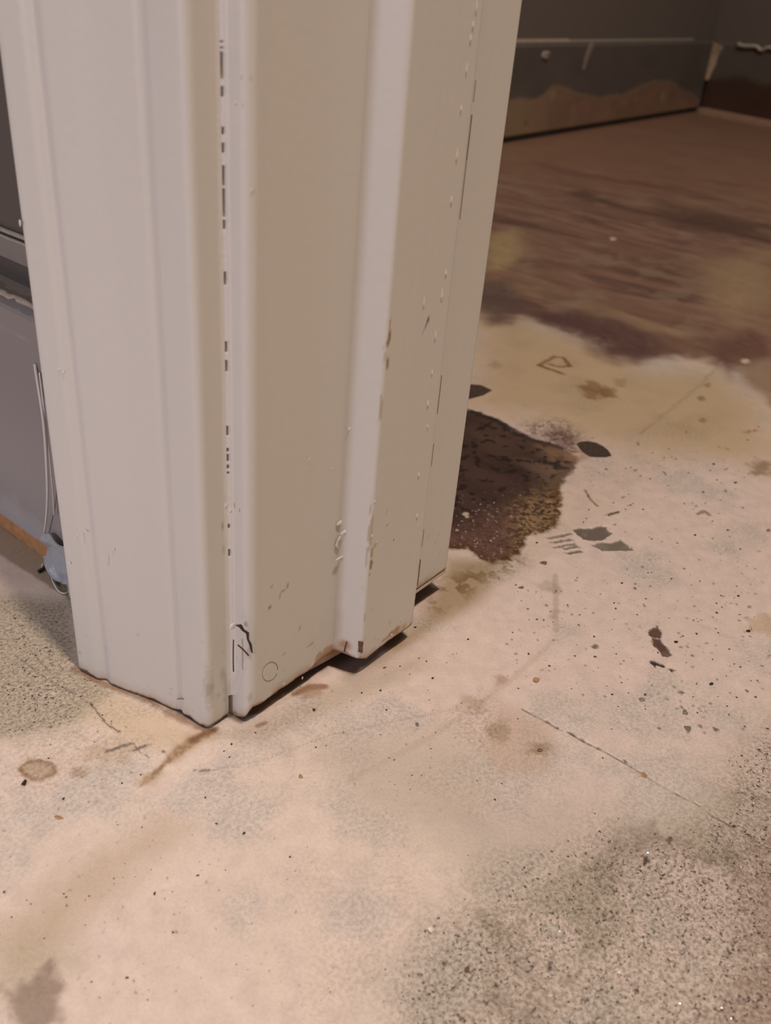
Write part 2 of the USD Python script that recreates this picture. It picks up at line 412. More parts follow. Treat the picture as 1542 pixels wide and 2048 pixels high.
rough[i] = rough[i] * (1 - k) + 0.33 * k
bump[i] = bump[i] * (1 - k) + 0.8 * k
Zf[i] -= 0.0009 * k * sstep(0.0, 0.25, inner)
# dark seam along its far edge and the purple bloom above it
i, k = stroke([(800, 850), (840, 812), (880, 806), (940, 821), (1000, 843), (1037, 868), (1080, 884), (1112, 892), (1150, 905)], (0.0016, 0.0022, 0.0020, 0.0026, 0.0012), 0.0012, 0.0016)
tint(i, k, (0.026, 0.016, 0.014), 0.9)
i, k = area([(1040, 850), (1075, 838), (1130, 838), (1165, 862), (1180, 890), (1150, 912), (1100, 892), (1050, 872)], 0.008, 0.008, n_fin)
tint(i, k * sstep(0.36, 0.66, 0.6 * n_fin[i] + 0.4 * n_tiny[i]), (0.125, 0.066, 0.058), 0.85)
i, k = area([(1085, 866), (1120, 856), (1150, 872), (1150, 900), (1110, 890)], 0.005, 0.006, n_fin)
tint(i, k, (0.10, 0.05, 0.046), 0.6)
i, k = area([(1080, 892), (1130, 905), (1185, 905), (1160, 925), (1110, 912)], 0.006, 0.004, n_fin)
tint(i, k, (0.36, 0.20, 0.12), 0.6)
i, k = stroke([(900, 1180), (935, 1160), (990, 1140), (1030, 1122)], 0.006, 0.008, 0.006)
tint(i, k * sstep(0.42, 0.6, n_fin[i]), (0.20, 0.115, 0.045), 0.8)
i, k = stroke([(875, 1210), (910, 1185), (935, 1160)], 0.006, 0.006, 0.006)
tint(i, k * sstep(0.45, 0.6, n_fin[i]), (0.20, 0.12, 0.05), 0.7)

# shade in the gap under the frame, painted dark brown into the floor
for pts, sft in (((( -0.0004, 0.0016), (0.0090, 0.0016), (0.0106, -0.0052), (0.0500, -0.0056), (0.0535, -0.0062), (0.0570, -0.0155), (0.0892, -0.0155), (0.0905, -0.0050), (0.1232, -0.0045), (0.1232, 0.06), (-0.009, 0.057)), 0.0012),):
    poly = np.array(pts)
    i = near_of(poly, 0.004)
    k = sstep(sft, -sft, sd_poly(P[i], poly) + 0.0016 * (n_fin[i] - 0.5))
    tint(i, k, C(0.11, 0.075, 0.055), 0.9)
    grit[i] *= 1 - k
# rust streak running from the foot of the casing
i, k = stroke([(420, 1462), (385, 1482), (350, 1510), (310, 1545), (276, 1578)], (0.0016, 0.0020, 0.0013, 0.0008, 0.0002), 0.0010, 0.0012)
tint(i, k * (0.55 + 0.8 * n_fin[i]), (0.27, 0.145, 0.06), 0.95)
tint(i, k * sstep(0.50, 0.62, n_tiny[i]), (0.075, 0.04, 0.02), 0.8)
i, k = stroke([(420, 1462), (385, 1482), (350, 1510), (310, 1545), (270, 1582)], (0.0030, 0.0034, 0.0024, 0.0014, 0.0004), 0.0020, 0.0030)
tint(i, k, (0.46, 0.31, 0.18), 0.5)
i, k = stroke([(430, 1458), (400, 1472), (385, 1482)], 0.0012, 0.0009, 0.0007)
tint(i, k, (0.13, 0.055, 0.022), 0.75)
# brown edge of dirt under the casing and the jamb
i, k = stroke([(150, 1338), (205, 1366), (300, 1403), (345, 1430), (416, 1464)], 0.0012, 0.0011, 0.0012)
tint(i, k, (0.26, 0.15, 0.085), 0.8)
i, k = stroke([(590, 1388), (622, 1374), (650, 1372)], (0.0012, 0.0018, 0.0012), 0.0009, 0.0010)
tint(i, k, (0.27, 0.13, 0.055), 0.85)
rough[i] = rough[i] * (1 - k) + 0.16 * k
i, k = stroke([(515, 1452), (530, 1446)], 0.0009, 0.0006)
tint(i, k, (0.24, 0.12, 0.06), 0.7)
# ring stain, small tan stains
ring = F(*[(75 + 34 * math.cos(a), 1541 + 17 * math.sin(a)) for a in np.linspace(0, 6.283, 24)])
idx = near_of(ring, 0.006)
r = np.abs(sd_poly(P[idx], ring[:-1]) + 0.0022 * (n_fin[idx] - 0.5))
tint(idx, sstep(0.0017, 0.0002, r + 0.0012 * (n_tiny[idx] - 0.4)) * (0.5 + n_fin[idx]), (0.25, 0.145, 0.07), 0.85)
inn = sstep(0.001, -0.001, sd_poly(P[idx], ring[:-1]))
tint(idx, inn, (0.40, 0.27, 0.17), 0.6)
rough[idx] = rough[idx] * (1 - inn) + 0.14 * inn
Zf[idx] += 0.00035 * sstep(0.0012, 0.0, r) * (0.4 + n_tiny[idx])
for (x, y), rr, c, a in (((58, 1522), 6, (0.30, 0.19, 0.11), 0.7), ((1080, 1498), 14, (0.30, 0.18, 0.10), 0.6), ((1003, 1362), 11, (0.34, 0.22, 0.13), 0.6),
                         ((998, 1462), 18, (0.37, 0.27, 0.18), 0.6), ((950, 1410), 20, (0.42, 0.32, 0.22), 0.5), ((210, 1505), 30, (0.50, 0.36, 0.24), 0.5),
                         ((1185, 780), 16, (0.27, 0.15, 0.07), 0.8), ((1213, 785), 12, (0.25, 0.135, 0.06), 0.8), ((1240, 766), 9, (0.36, 0.24, 0.13), 0.6),
                         ((990, 730), 8, (0.36, 0.26, 0.15), 0.5), ((1370, 850), 16, (0.46, 0.33, 0.2), 0.5), ((1520, 935), 16, (0.22, 0.14, 0.07), 0.7),
                         ((1522, 1250), 22, (0.52, 0.37, 0.22), 0.5), ((620, 1385), 12, (0.33, 0.2, 0.12), 0.6), ((1112, 1180), 8, (0.34, 0.25, 0.18), 0.5),
                         ((1405, 840), 5, (0.2, 0.13, 0.08), 0.6), ((1402, 797), 5, (0.2, 0.12, 0.06), 0.7), ((1415, 770), 5, (0.2, 0.13, 0.08), 0.6),
                         ((1112, 1225), 10, (0.36, 0.30, 0.24), 0.5), ((1090, 1170), 9, (0.40, 0.34, 0.26), 0.5), ((160, 1545), 10, (0.35, 0.24, 0.15), 0.6)):
    e = [(x + 1.5 * rr * math.cos(a_), y + rr * math.sin(a_)) for a_ in np.linspace(0, 5.9, 10)]
    wd = np.ptp(F(*e)[:, 1])
    i, k = area(e, wd * 0.25, wd * 0.4, n_fin)
    tint(i, k, c, a)
# a rust outline like a small triangle, and other drawn marks
for pts, w, c, a in (([(1078, 730), (1110, 713), (1128, 716), (1140, 732), (1120, 734), (1098, 728)], 0.0015, (0.20, 0.095, 0.030), 0.9),
                     ([(1078, 731), (1105, 740), (1126, 748)], 0.0017, (0.20, 0.095, 0.030), 0.9),
                     ([(1165, 775), (1190, 782), (1212, 790), (1228, 793)], 0.0024, (0.26, 0.14, 0.06), 0.7),
                     ([(1170, 980), (1182, 1000), (1195, 1012)], 0.0007, (0.22, 0.14, 0.08), 0.8),
                     ([(1217, 1030), (1236, 1024)], 0.0009, (0.08, 0.045, 0.02), 0.9),
                     ([(1445, 723), (1400, 770), (1340, 820), (1280, 868)], 0.0010, (0.33, 0.27, 0.20), 0.55),
                     ([(1395, 1028), (1410, 1022), (1418, 1030)], 0.0011, (0.25, 0.14, 0.06), 0.8),
                     ([(1490, 865), (1515, 860)], 0.0010, (0.25, 0.15, 0.08), 0.8),
                     ([(180, 1405), (195, 1425), (215, 1450), (240, 1464)], 0.00032, (0.14, 0.10, 0.075), 0.85),
                     ([(30, 1310), (90, 1355), (150, 1388)], 0.00028, (0.20, 0.16, 0.13), 0.7),
                     ([(60, 1300), (100, 1345)], 0.0003, (0.20, 0.16, 0.12), 0.6),
                     ([(215, 1502), (240, 1494), (268, 1486)], (0.0006, 0.0008, 0.0004), (0.17, 0.135, 0.11), 0.9),
                     ([(268, 1500), (285, 1494), (303, 1487)], (0.0005, 0.0006, 0.0003), (0.17, 0.135, 0.11), 0.9),
                     ([(268, 1486), (274, 1500), (300, 1516)], 0.00020, (0.20, 0.16, 0.13), 0.7),
                     ([(388, 1541), (420, 1542), (432, 1540)], (0.0001, 0.0006, 0.0002), (0.20, 0.16, 0.13), 0.9),
                     ([(432, 1540), (520, 1522), (660, 1470), (900, 1420)], 0.00016, (0.34, 0.27, 0.22), 0.6),
                     ([(700, 1560), (860, 1475), (1010, 1370), (1110, 1280)], 0.0012, (0.46, 0.35, 0.27), 0.35),
                     ([(1110, 1150), (1112, 1215), (1112, 1260)], 0.0012, (0.36, 0.28, 0.2), 0.45)):
    i, k = stroke(pts, w, np.max(w) * 0.55, np.max(w) * 0.7, n_tiny)
    tint(i, k, c, a)

# scraped patches where the top layer is gone: recessed, grey or wet brown
for pts, c, depth, gl in (
        ([(1146, 1060), (1155, 1056), (1172, 1056), (1185, 1056), (1200, 1051), (1212, 1053), (1216, 1062), (1225, 1064), (1218, 1071), (1205, 1080), (1185, 1081), (1165, 1077), (1155, 1068)], (0.155, 0.125, 0.100), 0.0006, 0.3),
        ([(1183, 1090), (1200, 1084), (1225, 1085), (1240, 1078), (1255, 1090), (1268, 1100), (1240, 1101), (1205, 1101), (1195, 1096)], (0.175, 0.145, 0.115), 0.0006, 0.3),
        ([(1090, 1075), (1110, 1071), (1138, 1066), (1148, 1067), (1130, 1073), (1096, 1078)], (0.22, 0.19, 0.155), 0.0004, 0.35),
        ([(1098, 1084), (1140, 1076), (1148, 1080), (1110, 1086)], (0.22, 0.19, 0.155), 0.0004, 0.35),
        ([(1104, 1094), (1150, 1084), (1152, 1089), (1110, 1096)], (0.22, 0.19, 0.155), 0.0004, 0.35),
        ([(1124, 1096), (1155, 1090), (1160, 1094), (1130, 1099)], (0.20, 0.165, 0.125), 0.0004, 0.35),
        ([(1128, 1105), (1160, 1099), (1168, 1104), (1140, 1108)], (0.18, 0.14, 0.10), 0.0004, 0.35),
        ([(1297, 1262), (1302, 1256), (1312, 1254), (1322, 1259), (1325, 1269), (1318, 1276), (1306, 1274), (1297, 1270)], (0.115, 0.072, 0.056), 0.0004, 0.2),
        ([(1303, 1276), (1318, 1276), (1326, 1286), (1337, 1298), (1343, 1308), (1336, 1314), (1326, 1311), (1318, 1300), (1308, 1292)], (0.105, 0.062, 0.048), 0.0004, 0.2),
        ([(1299, 1321), (1310, 1321), (1322, 1327), (1329, 1331), (1326, 1335), (1315, 1331), (1310, 1334), (1303, 1328)], (0.055, 0.035, 0.028), 0.0004, 0.25),
        ([(1335, 1337), (1345, 1336), (1351, 1341), (1344, 1344)], (0.05, 0.032, 0.026), 0.0004, 0.25),
        ([(1183, 1292), (1188, 1287), (1197, 1289), (1196, 1296), (1188, 1297)], (0.20, 0.165, 0.14), 0.0003, 0.3),
        ([(1335, 1668), (1345, 1676), (1338, 1692)], (0.10, 0.07, 0.05), 0.0002, 0.3),
        ([(1286, 1712), (1296, 1708), (1300, 1722), (1288, 1730)], (0.09, 0.06, 0.042), 0.0003, 0.25),
        ([(1094, 1920), (1104, 1922), (1106, 1940), (1096, 1944)], (0.13, 0.09, 0.065), 0.0003, 0.25)):
    i, k = area(pts, 0.0004, 0.0006, n_tiny)
    tint(i, k * (0.75 + 0.5 * n_fin[i]), c, 1.0)
    grit[i] *= 1 - k
    rough[i] = rough[i] * (1 - k) + gl * k
    bump[i] *= 1 - 0.7 * k
    Zf[i] -= depth * k
    i2, k2 = area(pts, 0.0011, 0.0005, n_tiny)
    Zf[i2] += 0.00012 * np.clip(k2 - 0.2, 0, 1) * (k2 < 0.7)
# the cracked seam with chipped lips
for pts, w in (([(1045, 1418), (1085, 1440), (1110, 1454), (1125, 1461)], 0.00022), ([(1135, 1464), (1170, 1484), (1210, 1504), (1262, 1533)], 0.00022),
               ([(1262, 1533), (1300, 1558), (1355, 1590), (1400, 1612)], 0.00010), ([(1415, 1625), (1440, 1640), (1465, 1652)], 0.00028), ([(1465, 1652), (1500, 1672), (1542, 1700)], 0.00012)):
    i, k = stroke(pts, w, 0.00030, 0.00012, n_tiny)
    tint(i, k, (0.12, 0.085, 0.065), 0.9)
    Zf[i] -= 0.0005 * k
for x, y, a in ((1095, 1444, 6), (1115, 1456, 7), (1142, 1467, 7), (1163, 1480, 8), (1178, 1488, 4), (1197, 1497, 6), (1250, 1524, 8), (1354, 1589, 4)):
    i, k = area([(x - a, y - a * 0.55), (x, y - a * 0.6), (x + a * 1.1, y + a * 0.55), (x, y + a * 0.2)], 0.00025, 0.0003, n_tiny)
    tint(i, k, (0.15, 0.115, 0.095), 0.95)
    Zf[i] -= 0.0004 * k
# scattered little pits in the coating on the right and elsewhere
pit = np.random.default_rng(5)
for reg, count, s0, s1 in (((1250, 1542, 1060, 1380), 90, 1.6, 4.0), ((1290, 1500, 1370, 1470), 40, 2.0, 5.0), ((1000, 1300, 1130, 1400), 60, 1.2, 3.2), ((1180, 1500, 880, 1060), 45, 1.6, 4.0),
                           ((600, 1000, 1380, 1700), 60, 1.0, 2.6), ((0, 600, 1560, 2000), 110, 0.9, 2.6), ((0, 330, 1400, 1620), 60, 1.0, 3.0)):
    for _ in range(count):
        x, y, a, e = pit.uniform(reg[0], reg[1]), pit.uniform(reg[2], reg[3]), pit.uniform(s0, s1) * pit.uniform(0.6, 1.2), pit.uniform(0.35, 0.9)
        th = pit.uniform(-0.3, 0.7)
        ang = np.linspace(0, 5.4, 7)
        rr = pit.uniform(0.6, 1.2, 7)
        ex, ey = a * 1.25 * np.cos(ang) * rr, a * e * np.sin(ang) * rr
        i, k = area(list(zip(x + ex * math.cos(th) - ey * math.sin(th), y + ex * math.sin(th) + ey * math.cos(th))), 0.00028, 0.0002, n_tiny)
        tint(i, k, C(0.17, 0.125, 0.095) * pit.uniform(0.55, 1.6), pit.uniform(0.5, 0.95))
i, k = area([(1542, 1660), (1490, 1760), (1500, 1880), (1450, 1990), (1400, 2060), (1600, 2200), (1700, 1700)], 0.008, 0.006, n_fin)
tint(i, k, (0.30, 0.205, 0.145), 0.6)
# pale blots
for x, y, a in ((103, 1385, 7), (1525, 1910, 9), (365, 1900, 10), (620, 1900, 10), (735, 2035, 14), (935, 1030, 4), (932, 1025, 6), (1490, 722, 7), (1226, 478, 5)):
    i, k = area([(x + 1.3 * a * math.cos(t), y + 0.7 * a * math.sin(t)) for t in np.linspace(0, 5.6, 9)], 0.0006, 0.0006, n_fin)
    tint(i, k, (0.66, 0.55, 0.46), 0.8)
# a slight unevenness of the whole coating, none at the seams of the mesh
edge = np.minimum.reduce([P[:, 0] - fx0, fx1 - P[:, 0], P[:, 1] - fy0, fy1 - P[:, 1]])
Zf += np.where((P[:, 0] > fx0) & (P[:, 0] < fx1) & (P[:, 1] > fy0) & (P[:, 1] < fy1), sstep(0, 0.004, edge), 0) * (n_mid - 0.5) * 0.0006
Zf = np.where(edge > 0.0005, Zf, np.where(P[:, 0] > fx1, Zf, 0))
floor = thing("floor", "pale coated floor with brown stained bare wood and grey gritty patches", "floor", "structure")
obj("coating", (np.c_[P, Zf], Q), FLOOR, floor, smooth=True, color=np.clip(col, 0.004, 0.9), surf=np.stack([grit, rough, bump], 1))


def prism_on_floor(pts, z0, z1, bevel=0.0):
    poly = shapely.Polygon(F(*pts)).buffer(0)
    s = trimesh.creation.extrude_polygon(poly, z1 - z0, engine="earcut")
    s.apply_translation([0, 0, z0])
    return s


tag(obj("plywood_plug", prism_on_floor([(1153, 888), (1162, 884), (1175, 883), (1192, 886), (1206, 893), (1216, 901), (1223, 912), (1212, 915), (1195, 915), (1180, 914), (1166, 905), (1158, 896)], -0.002, 0.0003), PLUGWOOD, floor),
    "dark leaf-shaped wooden repair plug")
tag(obj("plywood_plug", prism_on_floor([(915, 772), (940, 769), (962, 771), (984, 781), (966, 791), (940, 798), (915, 798)], -0.002, 0.0003), PLUGWOOD, floor), "dark leaf-shaped wooden repair plug half behind the frame")
under = trimesh.creation.box([3.7, 3.5, 0.02])
under.apply_translation([0.2, -0.1, -0.0125])
obj("subfloor", under, DARKWOOD, floor)


# ------------------------------------------------------------------ boards of the door frame
def resample(path, step):
    path = np.asarray(path, float)
    L = np.concatenate([[0], np.cumsum(np.linalg.norm(np.diff(path, axis=0), axis=1))])
    n = max(2, int(round(L[-1] / step)) + 1)
    t = np.linspace(0, L[-1], n)
    return np.stack([np.interp(t, L, path[:, k]) for k in (0, 1)], 1)


def fillet(path, radii, seg=5):
    """Rounds the inner corners of an open path."""
    path = [np.asarray(p, float) for p in path]
    out = [path[0]]
    for k in range(1, len(path) - 1):
        a, b, c = path[k - 1], path[k], path[k + 1]
        r = min(radii[k], 0.45 * np.linalg.norm(a - b), 0.45 * np.linalg.norm(c - b))
        if r < 1e-6:
            out.append(b)
            continue
        p0, p1 = b + (a - b) / np.linalg.norm(a - b) * r, b + (c - b) / np.linalg.norm(c - b) * r
        for t in np.linspace(0, 1, seg + 1):
            out.append((1 - t) ** 2 * p0 + 2 * t * (1 - t) * b + t * t * p1)
    out.append(path[-1])
    return np.array(out)


def board(front, back, zb_front, zb_back, ztop, rows_near=0.0007, near=0.24):
    """A solid board: the closed outline front + back (counter-clockwise seen from above), its lower edge following zb. Returns mesh arrays and the front columns' count."""
    ring = np.vstack([front, back])
    zb = np.concatenate([zb_front, zb_back])
    n = len(ring)
    zr = np.concatenate([np.arange(0, 0.06, rows_near), np.arange(0.06, near, rows_near * 2.5), np.linspace(near, ztop, 8)])
    rows = []
    for z in zr:
        f = z / ztop
        rows.append(np.c_[ring, np.minimum(zb + (ztop - zb) * f, ztop)])
    Vv = np.vstack(rows)
    i = np.arange(n)
    j = (i + 1) % n
    Fc = []
    for r in range(len(zr) - 1):
        o, u = r * n, (r + 1) * n
        Fc.append(np.stack([o + i, o + j, u + j], 1))
        Fc.append(np.stack([o + i, u + j, u + i], 1))
    Fc = np.vstack(Fc)
    tv, tf = trimesh.creation.triangulate_polygon(shapely.Polygon(ring), engine="earcut")
    from scipy.spatial import cKDTree
    map_ = cKDTree(ring).query(tv)[1]
    cap = map_[tf]
    area2 = np.cross(ring[cap[:, 1]] - ring[cap[:, 0]], ring[cap[:, 2]] - ring[cap[:, 0]])
    cap = np.where(area2[:, None] > 0, cap, cap[:, ::-1])
    Fc = np.vstack([Fc, cap[:, ::-1], cap + (len(zr) - 1) * n])
    return Vv, Fc, n, len(front)


WHITE = C(0.615, 0.57, 0.51)


def paint_color(Vv, zb_at, seed, dirt=0.35):
    """White paint, yellowed and dirty close to its lower edge, with small scuffs."""
    c = np.tile(WHITE, (len(Vv), 1))
    h = Vv[:, 2] - zb_at
    nz = fbm(Vv * 420, 3, seed)
    nb = fbm(Vv * np.array([150, 150, 60]), 3, seed + 3)
    k = sstep(0.0055, 0.0, h + 0.006 * (nb - 0.5)) * sstep(0.38, 0.60, nb)
    c += (C(0.42, 0.27, 0.16) - c) * (dirt * 1.6 * k).clip(0, 1)[:, None]
    k = sstep(0.0011, 0.0002, h + 0.0020 * (nz - 0.5))
    c += (C(0.30, 0.165, 0.09) - c) * (0.8 * k)[:, None]
    k = sstep(0.76, 0.81, nz) * sstep(0.06, 0.0, h)
    c += (C(0.40, 0.35, 0.29) - c) * (0.6 * k)[:, None]
    return c


def spot(c, Vv, ax, plane, px, r, color, amount=0.9, stretch=(1, 1), seed=3, warp=0.6):
    """A stain of radius r metres at the measured photograph position px on the plane."""
    o = hit(px, ax, plane)[0]
    d = (Vv - o)
    u = np.hypot(d[:, 1 - ax] / stretch[0], d[:, 2] / stretch[1])
    near_ = np.abs(d[:, ax]) < 0.004
    k = sstep(r * 1.15, r * 0.85, u + warp * r * 2 * (fbm(Vv * 900, 2, seed) - 0.5)) * near_
    c += (np.asarray(color, float) - c) * (amount * k)[:, None]


TOP = 2.05
# --- casing: outer edge is the thick one; its face leans out towards the wall side
mmm = 1e-3
face = fillet([(9.5, 0.0), (0.2, 0.0), (-0.5, 6.0), (-1.0, 12.0), (-0.1, 13.9), (-1.5, 15.4), (-4.6, 27.0), (-7.6, 36.0), (-9.4, 42.0), (-8.7, 44.6), (-11.0, 47.2), (-12.6, 55.2), (-12.3, 57.0), (-10, 57.2)],
              [0, 2.6, 3, 1.2, 0.7, 1.2, 3, 3, 1.6, 1.2, 1.6, 1.4, 0.6, 0], 6) * mmm
face = resample(face, 0.0006)
back = np.array([(29.5, 57.2), (29.5, 20.0), (9.5, 20.0)]) * mmm
CPOLY = [(120, 1315), (158, 1336), (176, 1345), (202, 1362), (208, 1363), (214, 1360.5), (223, 1368), (236, 1374), (249, 1381), (270, 1386), (293, 1394.5), (308, 1399), (322, 1406), (336, 1415), (346, 1424.5), (362, 1428), (381, 1434), (391, 1443), (397, 1448),
         (406, 1451), (414, 1453), (422, 1451), (430, 1446), (442, 1437), (456, 1427), (470, 1418)]
zf = np.maximum(bottom_from(CPOLY, face[:, 0], face[:, 1]), 0.0005) + 0.0004 * (fbm(np.c_[face * 900, face[:, :1] * 0], 2, 4) - 0.5)
Vv, Fc, n, nf = board(face[::-1], back[::-1][::-1] if False else back[::-1], zf[::-1], np.full(3, 0.004), TOP)
# orientation: make sure that the side faces look outwards
mesh_ = trimesh.Trimesh(Vv, Fc, process=False)
if mesh_.volume < 0:
    Fc = Fc[:, ::-1]
zb_at = np.tile(np.concatenate([zf[::-1], np.full(3, 0.004)]), len(Vv) // n)
cc = paint_color(Vv, zb_at, 51, 0.30)
spot(cc, Vv, 0, -0.0005, (408, 1380), 0.0012, (0.50, 0.45, 0.38), 0.6, (1, 8), 5)
spot(cc, Vv, 0, -0.0005, (409, 1385), 0.0006, (0.40, 0.35, 0.28), 0.7, (1, 5), 6)
t1 = thing("trim_1", "white profiled door casing board facing left, with a chipped lower edge", "door casing", "structure")
obj("casing_board", (Vv, Fc), PAINT, t1, smooth=True, color=cc)

# --- jamb
JY = -0.0075
jf = fillet([(11.2, 6.0), (11.0, 0.2), (11.6, -6.6), (14.2, -7.9), (19.0, -7.5), (123.3, -7.5), (123.3, 10.0)], [0, 1.0, 1.6, 2.5, 2, 0.5, 0], 6) * mmm
jf = resample(jf, 0.0007)
JPOLY = [(440, 1440), (466, 1424), (470, 1426), (478, 1431), (486, 1433.5), (492, 1432), (498, 1424), (505, 1414), (515, 1410), (525, 1405), (540, 1394), (560, 1378), (580, 1366), (605, 1347), (613, 1344), (622, 1337), (640, 1318), (650, 1311), (660, 1305), (668, 1302.5), (676, 1302), (684, 1301), (690, 1301),
         (700, 1296), (800, 1215), (834, 1177.5), (893, 1136), (930, 1108)]
zj = bottom_from(JPOLY, jf[:, 0], jf[:, 1]) + 0.0006 * (fbm(np.c_[jf * 700, jf[:, :1] * 0], 3, 8) - 0.5) * (jf[:, 0] < 0.09)
jb = np.array([(123.3, 12.0), (11.2, 12.0)]) * mmm
Vv, Fc, n, nf = board(jf, jb, zj, np.array([0.011, 0.008]), TOP)
if trimesh.Trimesh(Vv, Fc, process=False).volume < 0:
    Fc = Fc[:, ::-1]
zb_at = np.tile(np.concatenate([zj, [0.011, 0.008]]), len(Vv) // n)
cj = paint_color(Vv, zb_at, 61, 0.5)
for px, r, c, a, s in (((672, 1294), 0.0022, (0.33, 0.16, 0.07), 0.9, (1.6, 1)), ((640, 1312), 0.0018, (0.36, 0.2, 0.1), 0.7, (1.5, 1)), ((655, 1300), 0.002, (0.40, 0.24, 0.13), 0.7, (1.5, 1)),
                       ((540, 1215), 0.0011, (0.38, 0.22, 0.09), 0.95, (1, 0.6)), ((566, 1182), 0.0006, (0.36, 0.22, 0.10), 0.8, (2.2, 0.9)), ((560, 1195), 0.0004, (0.4, 0.28, 0.15), 0.8, (1, 3)),
                       ((575, 1172), 0.0005, (0.36, 0.22, 0.10), 0.9, (1, 2)), ((543, 1172), 0.0004, (0.3, 0.25, 0.2), 0.8, (1.5, 1)), ((520, 1410), 0.0012, (0.40, 0.27, 0.16), 0.8, (1.6, 1)),
                       ((600, 1255), 0.0005, (0.3, 0.26, 0.22), 0.7, (1, 2)), ((620, 1290), 0.0008, (0.30, 0.26, 0.20), 0.6, (2, 0.6)), ((568, 1308), 0.0007, (0.34, 0.30, 0.25), 0.6, (1.6, 0.7)),
                       ((502, 1395), 0.0008, (0.42, 0.36, 0.28), 0.7, (1, 2)), ((870, 1085), 0.0005, (0.25, 0.21, 0.18), 0.8, (1, 1))):
    spot(cj, Vv, 1, JY, px, r, c, a, s)
t2 = thing("trim_2", "white painted door jamb with rust marks low down and cracked paint at its front edge", "door jamb", "structure")
obj("jamb_board", (Vv, Fc), PAINT, t2, smooth=True, color=cj)
# a thin sliver below the far end of the jamb, with a dark slit between
sl = hit([(830, 1181), (896, 1134)], 1, JY)
zz = [hit([(834, 1180)], 1, JY)[0, 2] - 0.0006, hit([(893, 1138)], 1, JY)[0, 2] - 0.0004]
sv = []
for (x, z) in ((0.0900, zz[0] + 0.0), (0.1233, zz[1])):
    for y in (JY, 0.010):
        sv += [(x, y, z - 0.0013), (x, y, z)]
sliver = trimesh.convex.convex_hull(np.array(sv))
tag(obj("shim", sliver, simple("shim_paint", (0.55, 0.46, 0.38), 0.5), t2), "thin pale sliver under the far end of the jamb")

# --- stop
SY = -0.018
sf = fillet([(53.0, -7.3), (53.6, -8.6), (57.3, -18.0), (88.4, -18.0), (88.8, -7.3)], [0, 1.4, 1.1, 0.9, 0], 6) * mmm
sf = resample(sf, 0.0006)
SPOLY = [(600, 1280), (672, 1301), (685, 1302), (690, 1302), (696, 1306), (703, 1312.5), (712, 1315.5), (724, 1317), (733, 1316.5), (740, 1311), (748, 1304), (762, 1293), (776, 1282), (790, 1272), (804, 1263), (815, 1256), (826, 1245), (831, 1235), (836, 1215), (845, 1170)]
zs = bottom_from(SPOLY, sf[:, 0], sf[:, 1]) + 0.0005 * (fbm(np.c_[sf * 900, sf[:, :1] * 0], 3, 14) - 0.5)
Vv, Fc, n, nf = board(sf, np.array([(0.0888, JY + 0.0001), (0.053, JY + 0.0001)]) , zs, np.array([zs[-1], zs[0]]), TOP)
if trimesh.Trimesh(Vv, Fc, process=False).volume < 0:
    Fc = Fc[:, ::-1]
zb_at = np.tile(np.concatenate([zs, [zs[-1], zs[0]]]), len(Vv) // n)
cs = paint_color(Vv, zb_at, 71, 0.5)
for px, r, c, a, s in (((778, 674), 0.0008, (0.27, 0.17, 0.07), 0.95, (0.9, 3.4)), ((776, 725), 0.0007, (0.27, 0.17, 0.07), 0.95, (0.8, 3)), ((779, 648), 0.0004, (0.35, 0.25, 0.15), 0.9, (0.8, 4)),
                       ((742, 1128), 0.0007, (0.27, 0.16, 0.07), 0.95, (1, 3.6)), ((744, 1106), 0.0006, (0.40, 0.27, 0.15), 0.9, (1, 3)), ((750, 1090), 0.0006, (0.45, 0.33, 0.20), 0.9, (1.5, 1.5)), ((738, 1152), 0.0003, (0.3, 0.2, 0.12), 0.8, (1, 4)),
                       ((790, 1262), 0.0016, (0.36, 0.20, 0.09), 0.85, (2.2, 0.9)), ((770, 1278), 0.0013, (0.42, 0.26, 0.14), 0.8, (2, 0.8)), ((808, 1252), 0.0012, (0.50, 0.36, 0.2), 0.7, (1.5, 1)), ((745, 1300), 0.001, (0.5, 0.38, 0.26), 0.7, (2, 0.7)),
                       ((787, 1080), 0.00028, (0.05, 0.04, 0.03), 0.95, (1, 1)), ((774, 1051), 0.0004, (0.3, 0.26, 0.21), 0.8, (1.4, 0.8)), ((773, 1027), 0.0004, (0.35, 0.3, 0.25), 0.7, (0.8, 2)),
                       ((851, 648), 0.0005, (0.10, 0.08, 0.06), 0.9, (1, 1.6)), ((856, 640), 0.0003, (0.08, 0.06, 0.05), 0.9, (1.6, 1)), ((847, 660), 0.0004, (0.35, 0.3, 0.24), 0.7, (1, 3)),
                       ((838, 1135), 0.0005, (0.28, 0.2, 0.12), 0.9, (0.8, 4)), ((757, 1280), 0.0003, (0.15, 0.1, 0.07), 0.9, (1, 1)), ((749, 1276), 0.0003, (0.2, 0.17, 0.13), 0.8, (1, 1)),
                       ((831, 1200), 0.0004, (0.25, 0.2, 0.15), 0.8, (1, 1.5)), ((780, 1246), 0.0005, (0.42, 0.38, 0.31), 0.7, (1, 2))):
    spot(cs, Vv, 1, SY, px, r, c, a, s, 7)
o = hit((690, 1290), 0, 0.055)[0]
k = sstep(0.0035, 0.001, np.hypot(Vv[:, 1] - o[1], Vv[:, 2] - o[2])) * (Vv[:, 0] < 0.0565)
cs += (C(0.36, 0.18, 0.08) - cs) * (0.8 * k)[:, None]
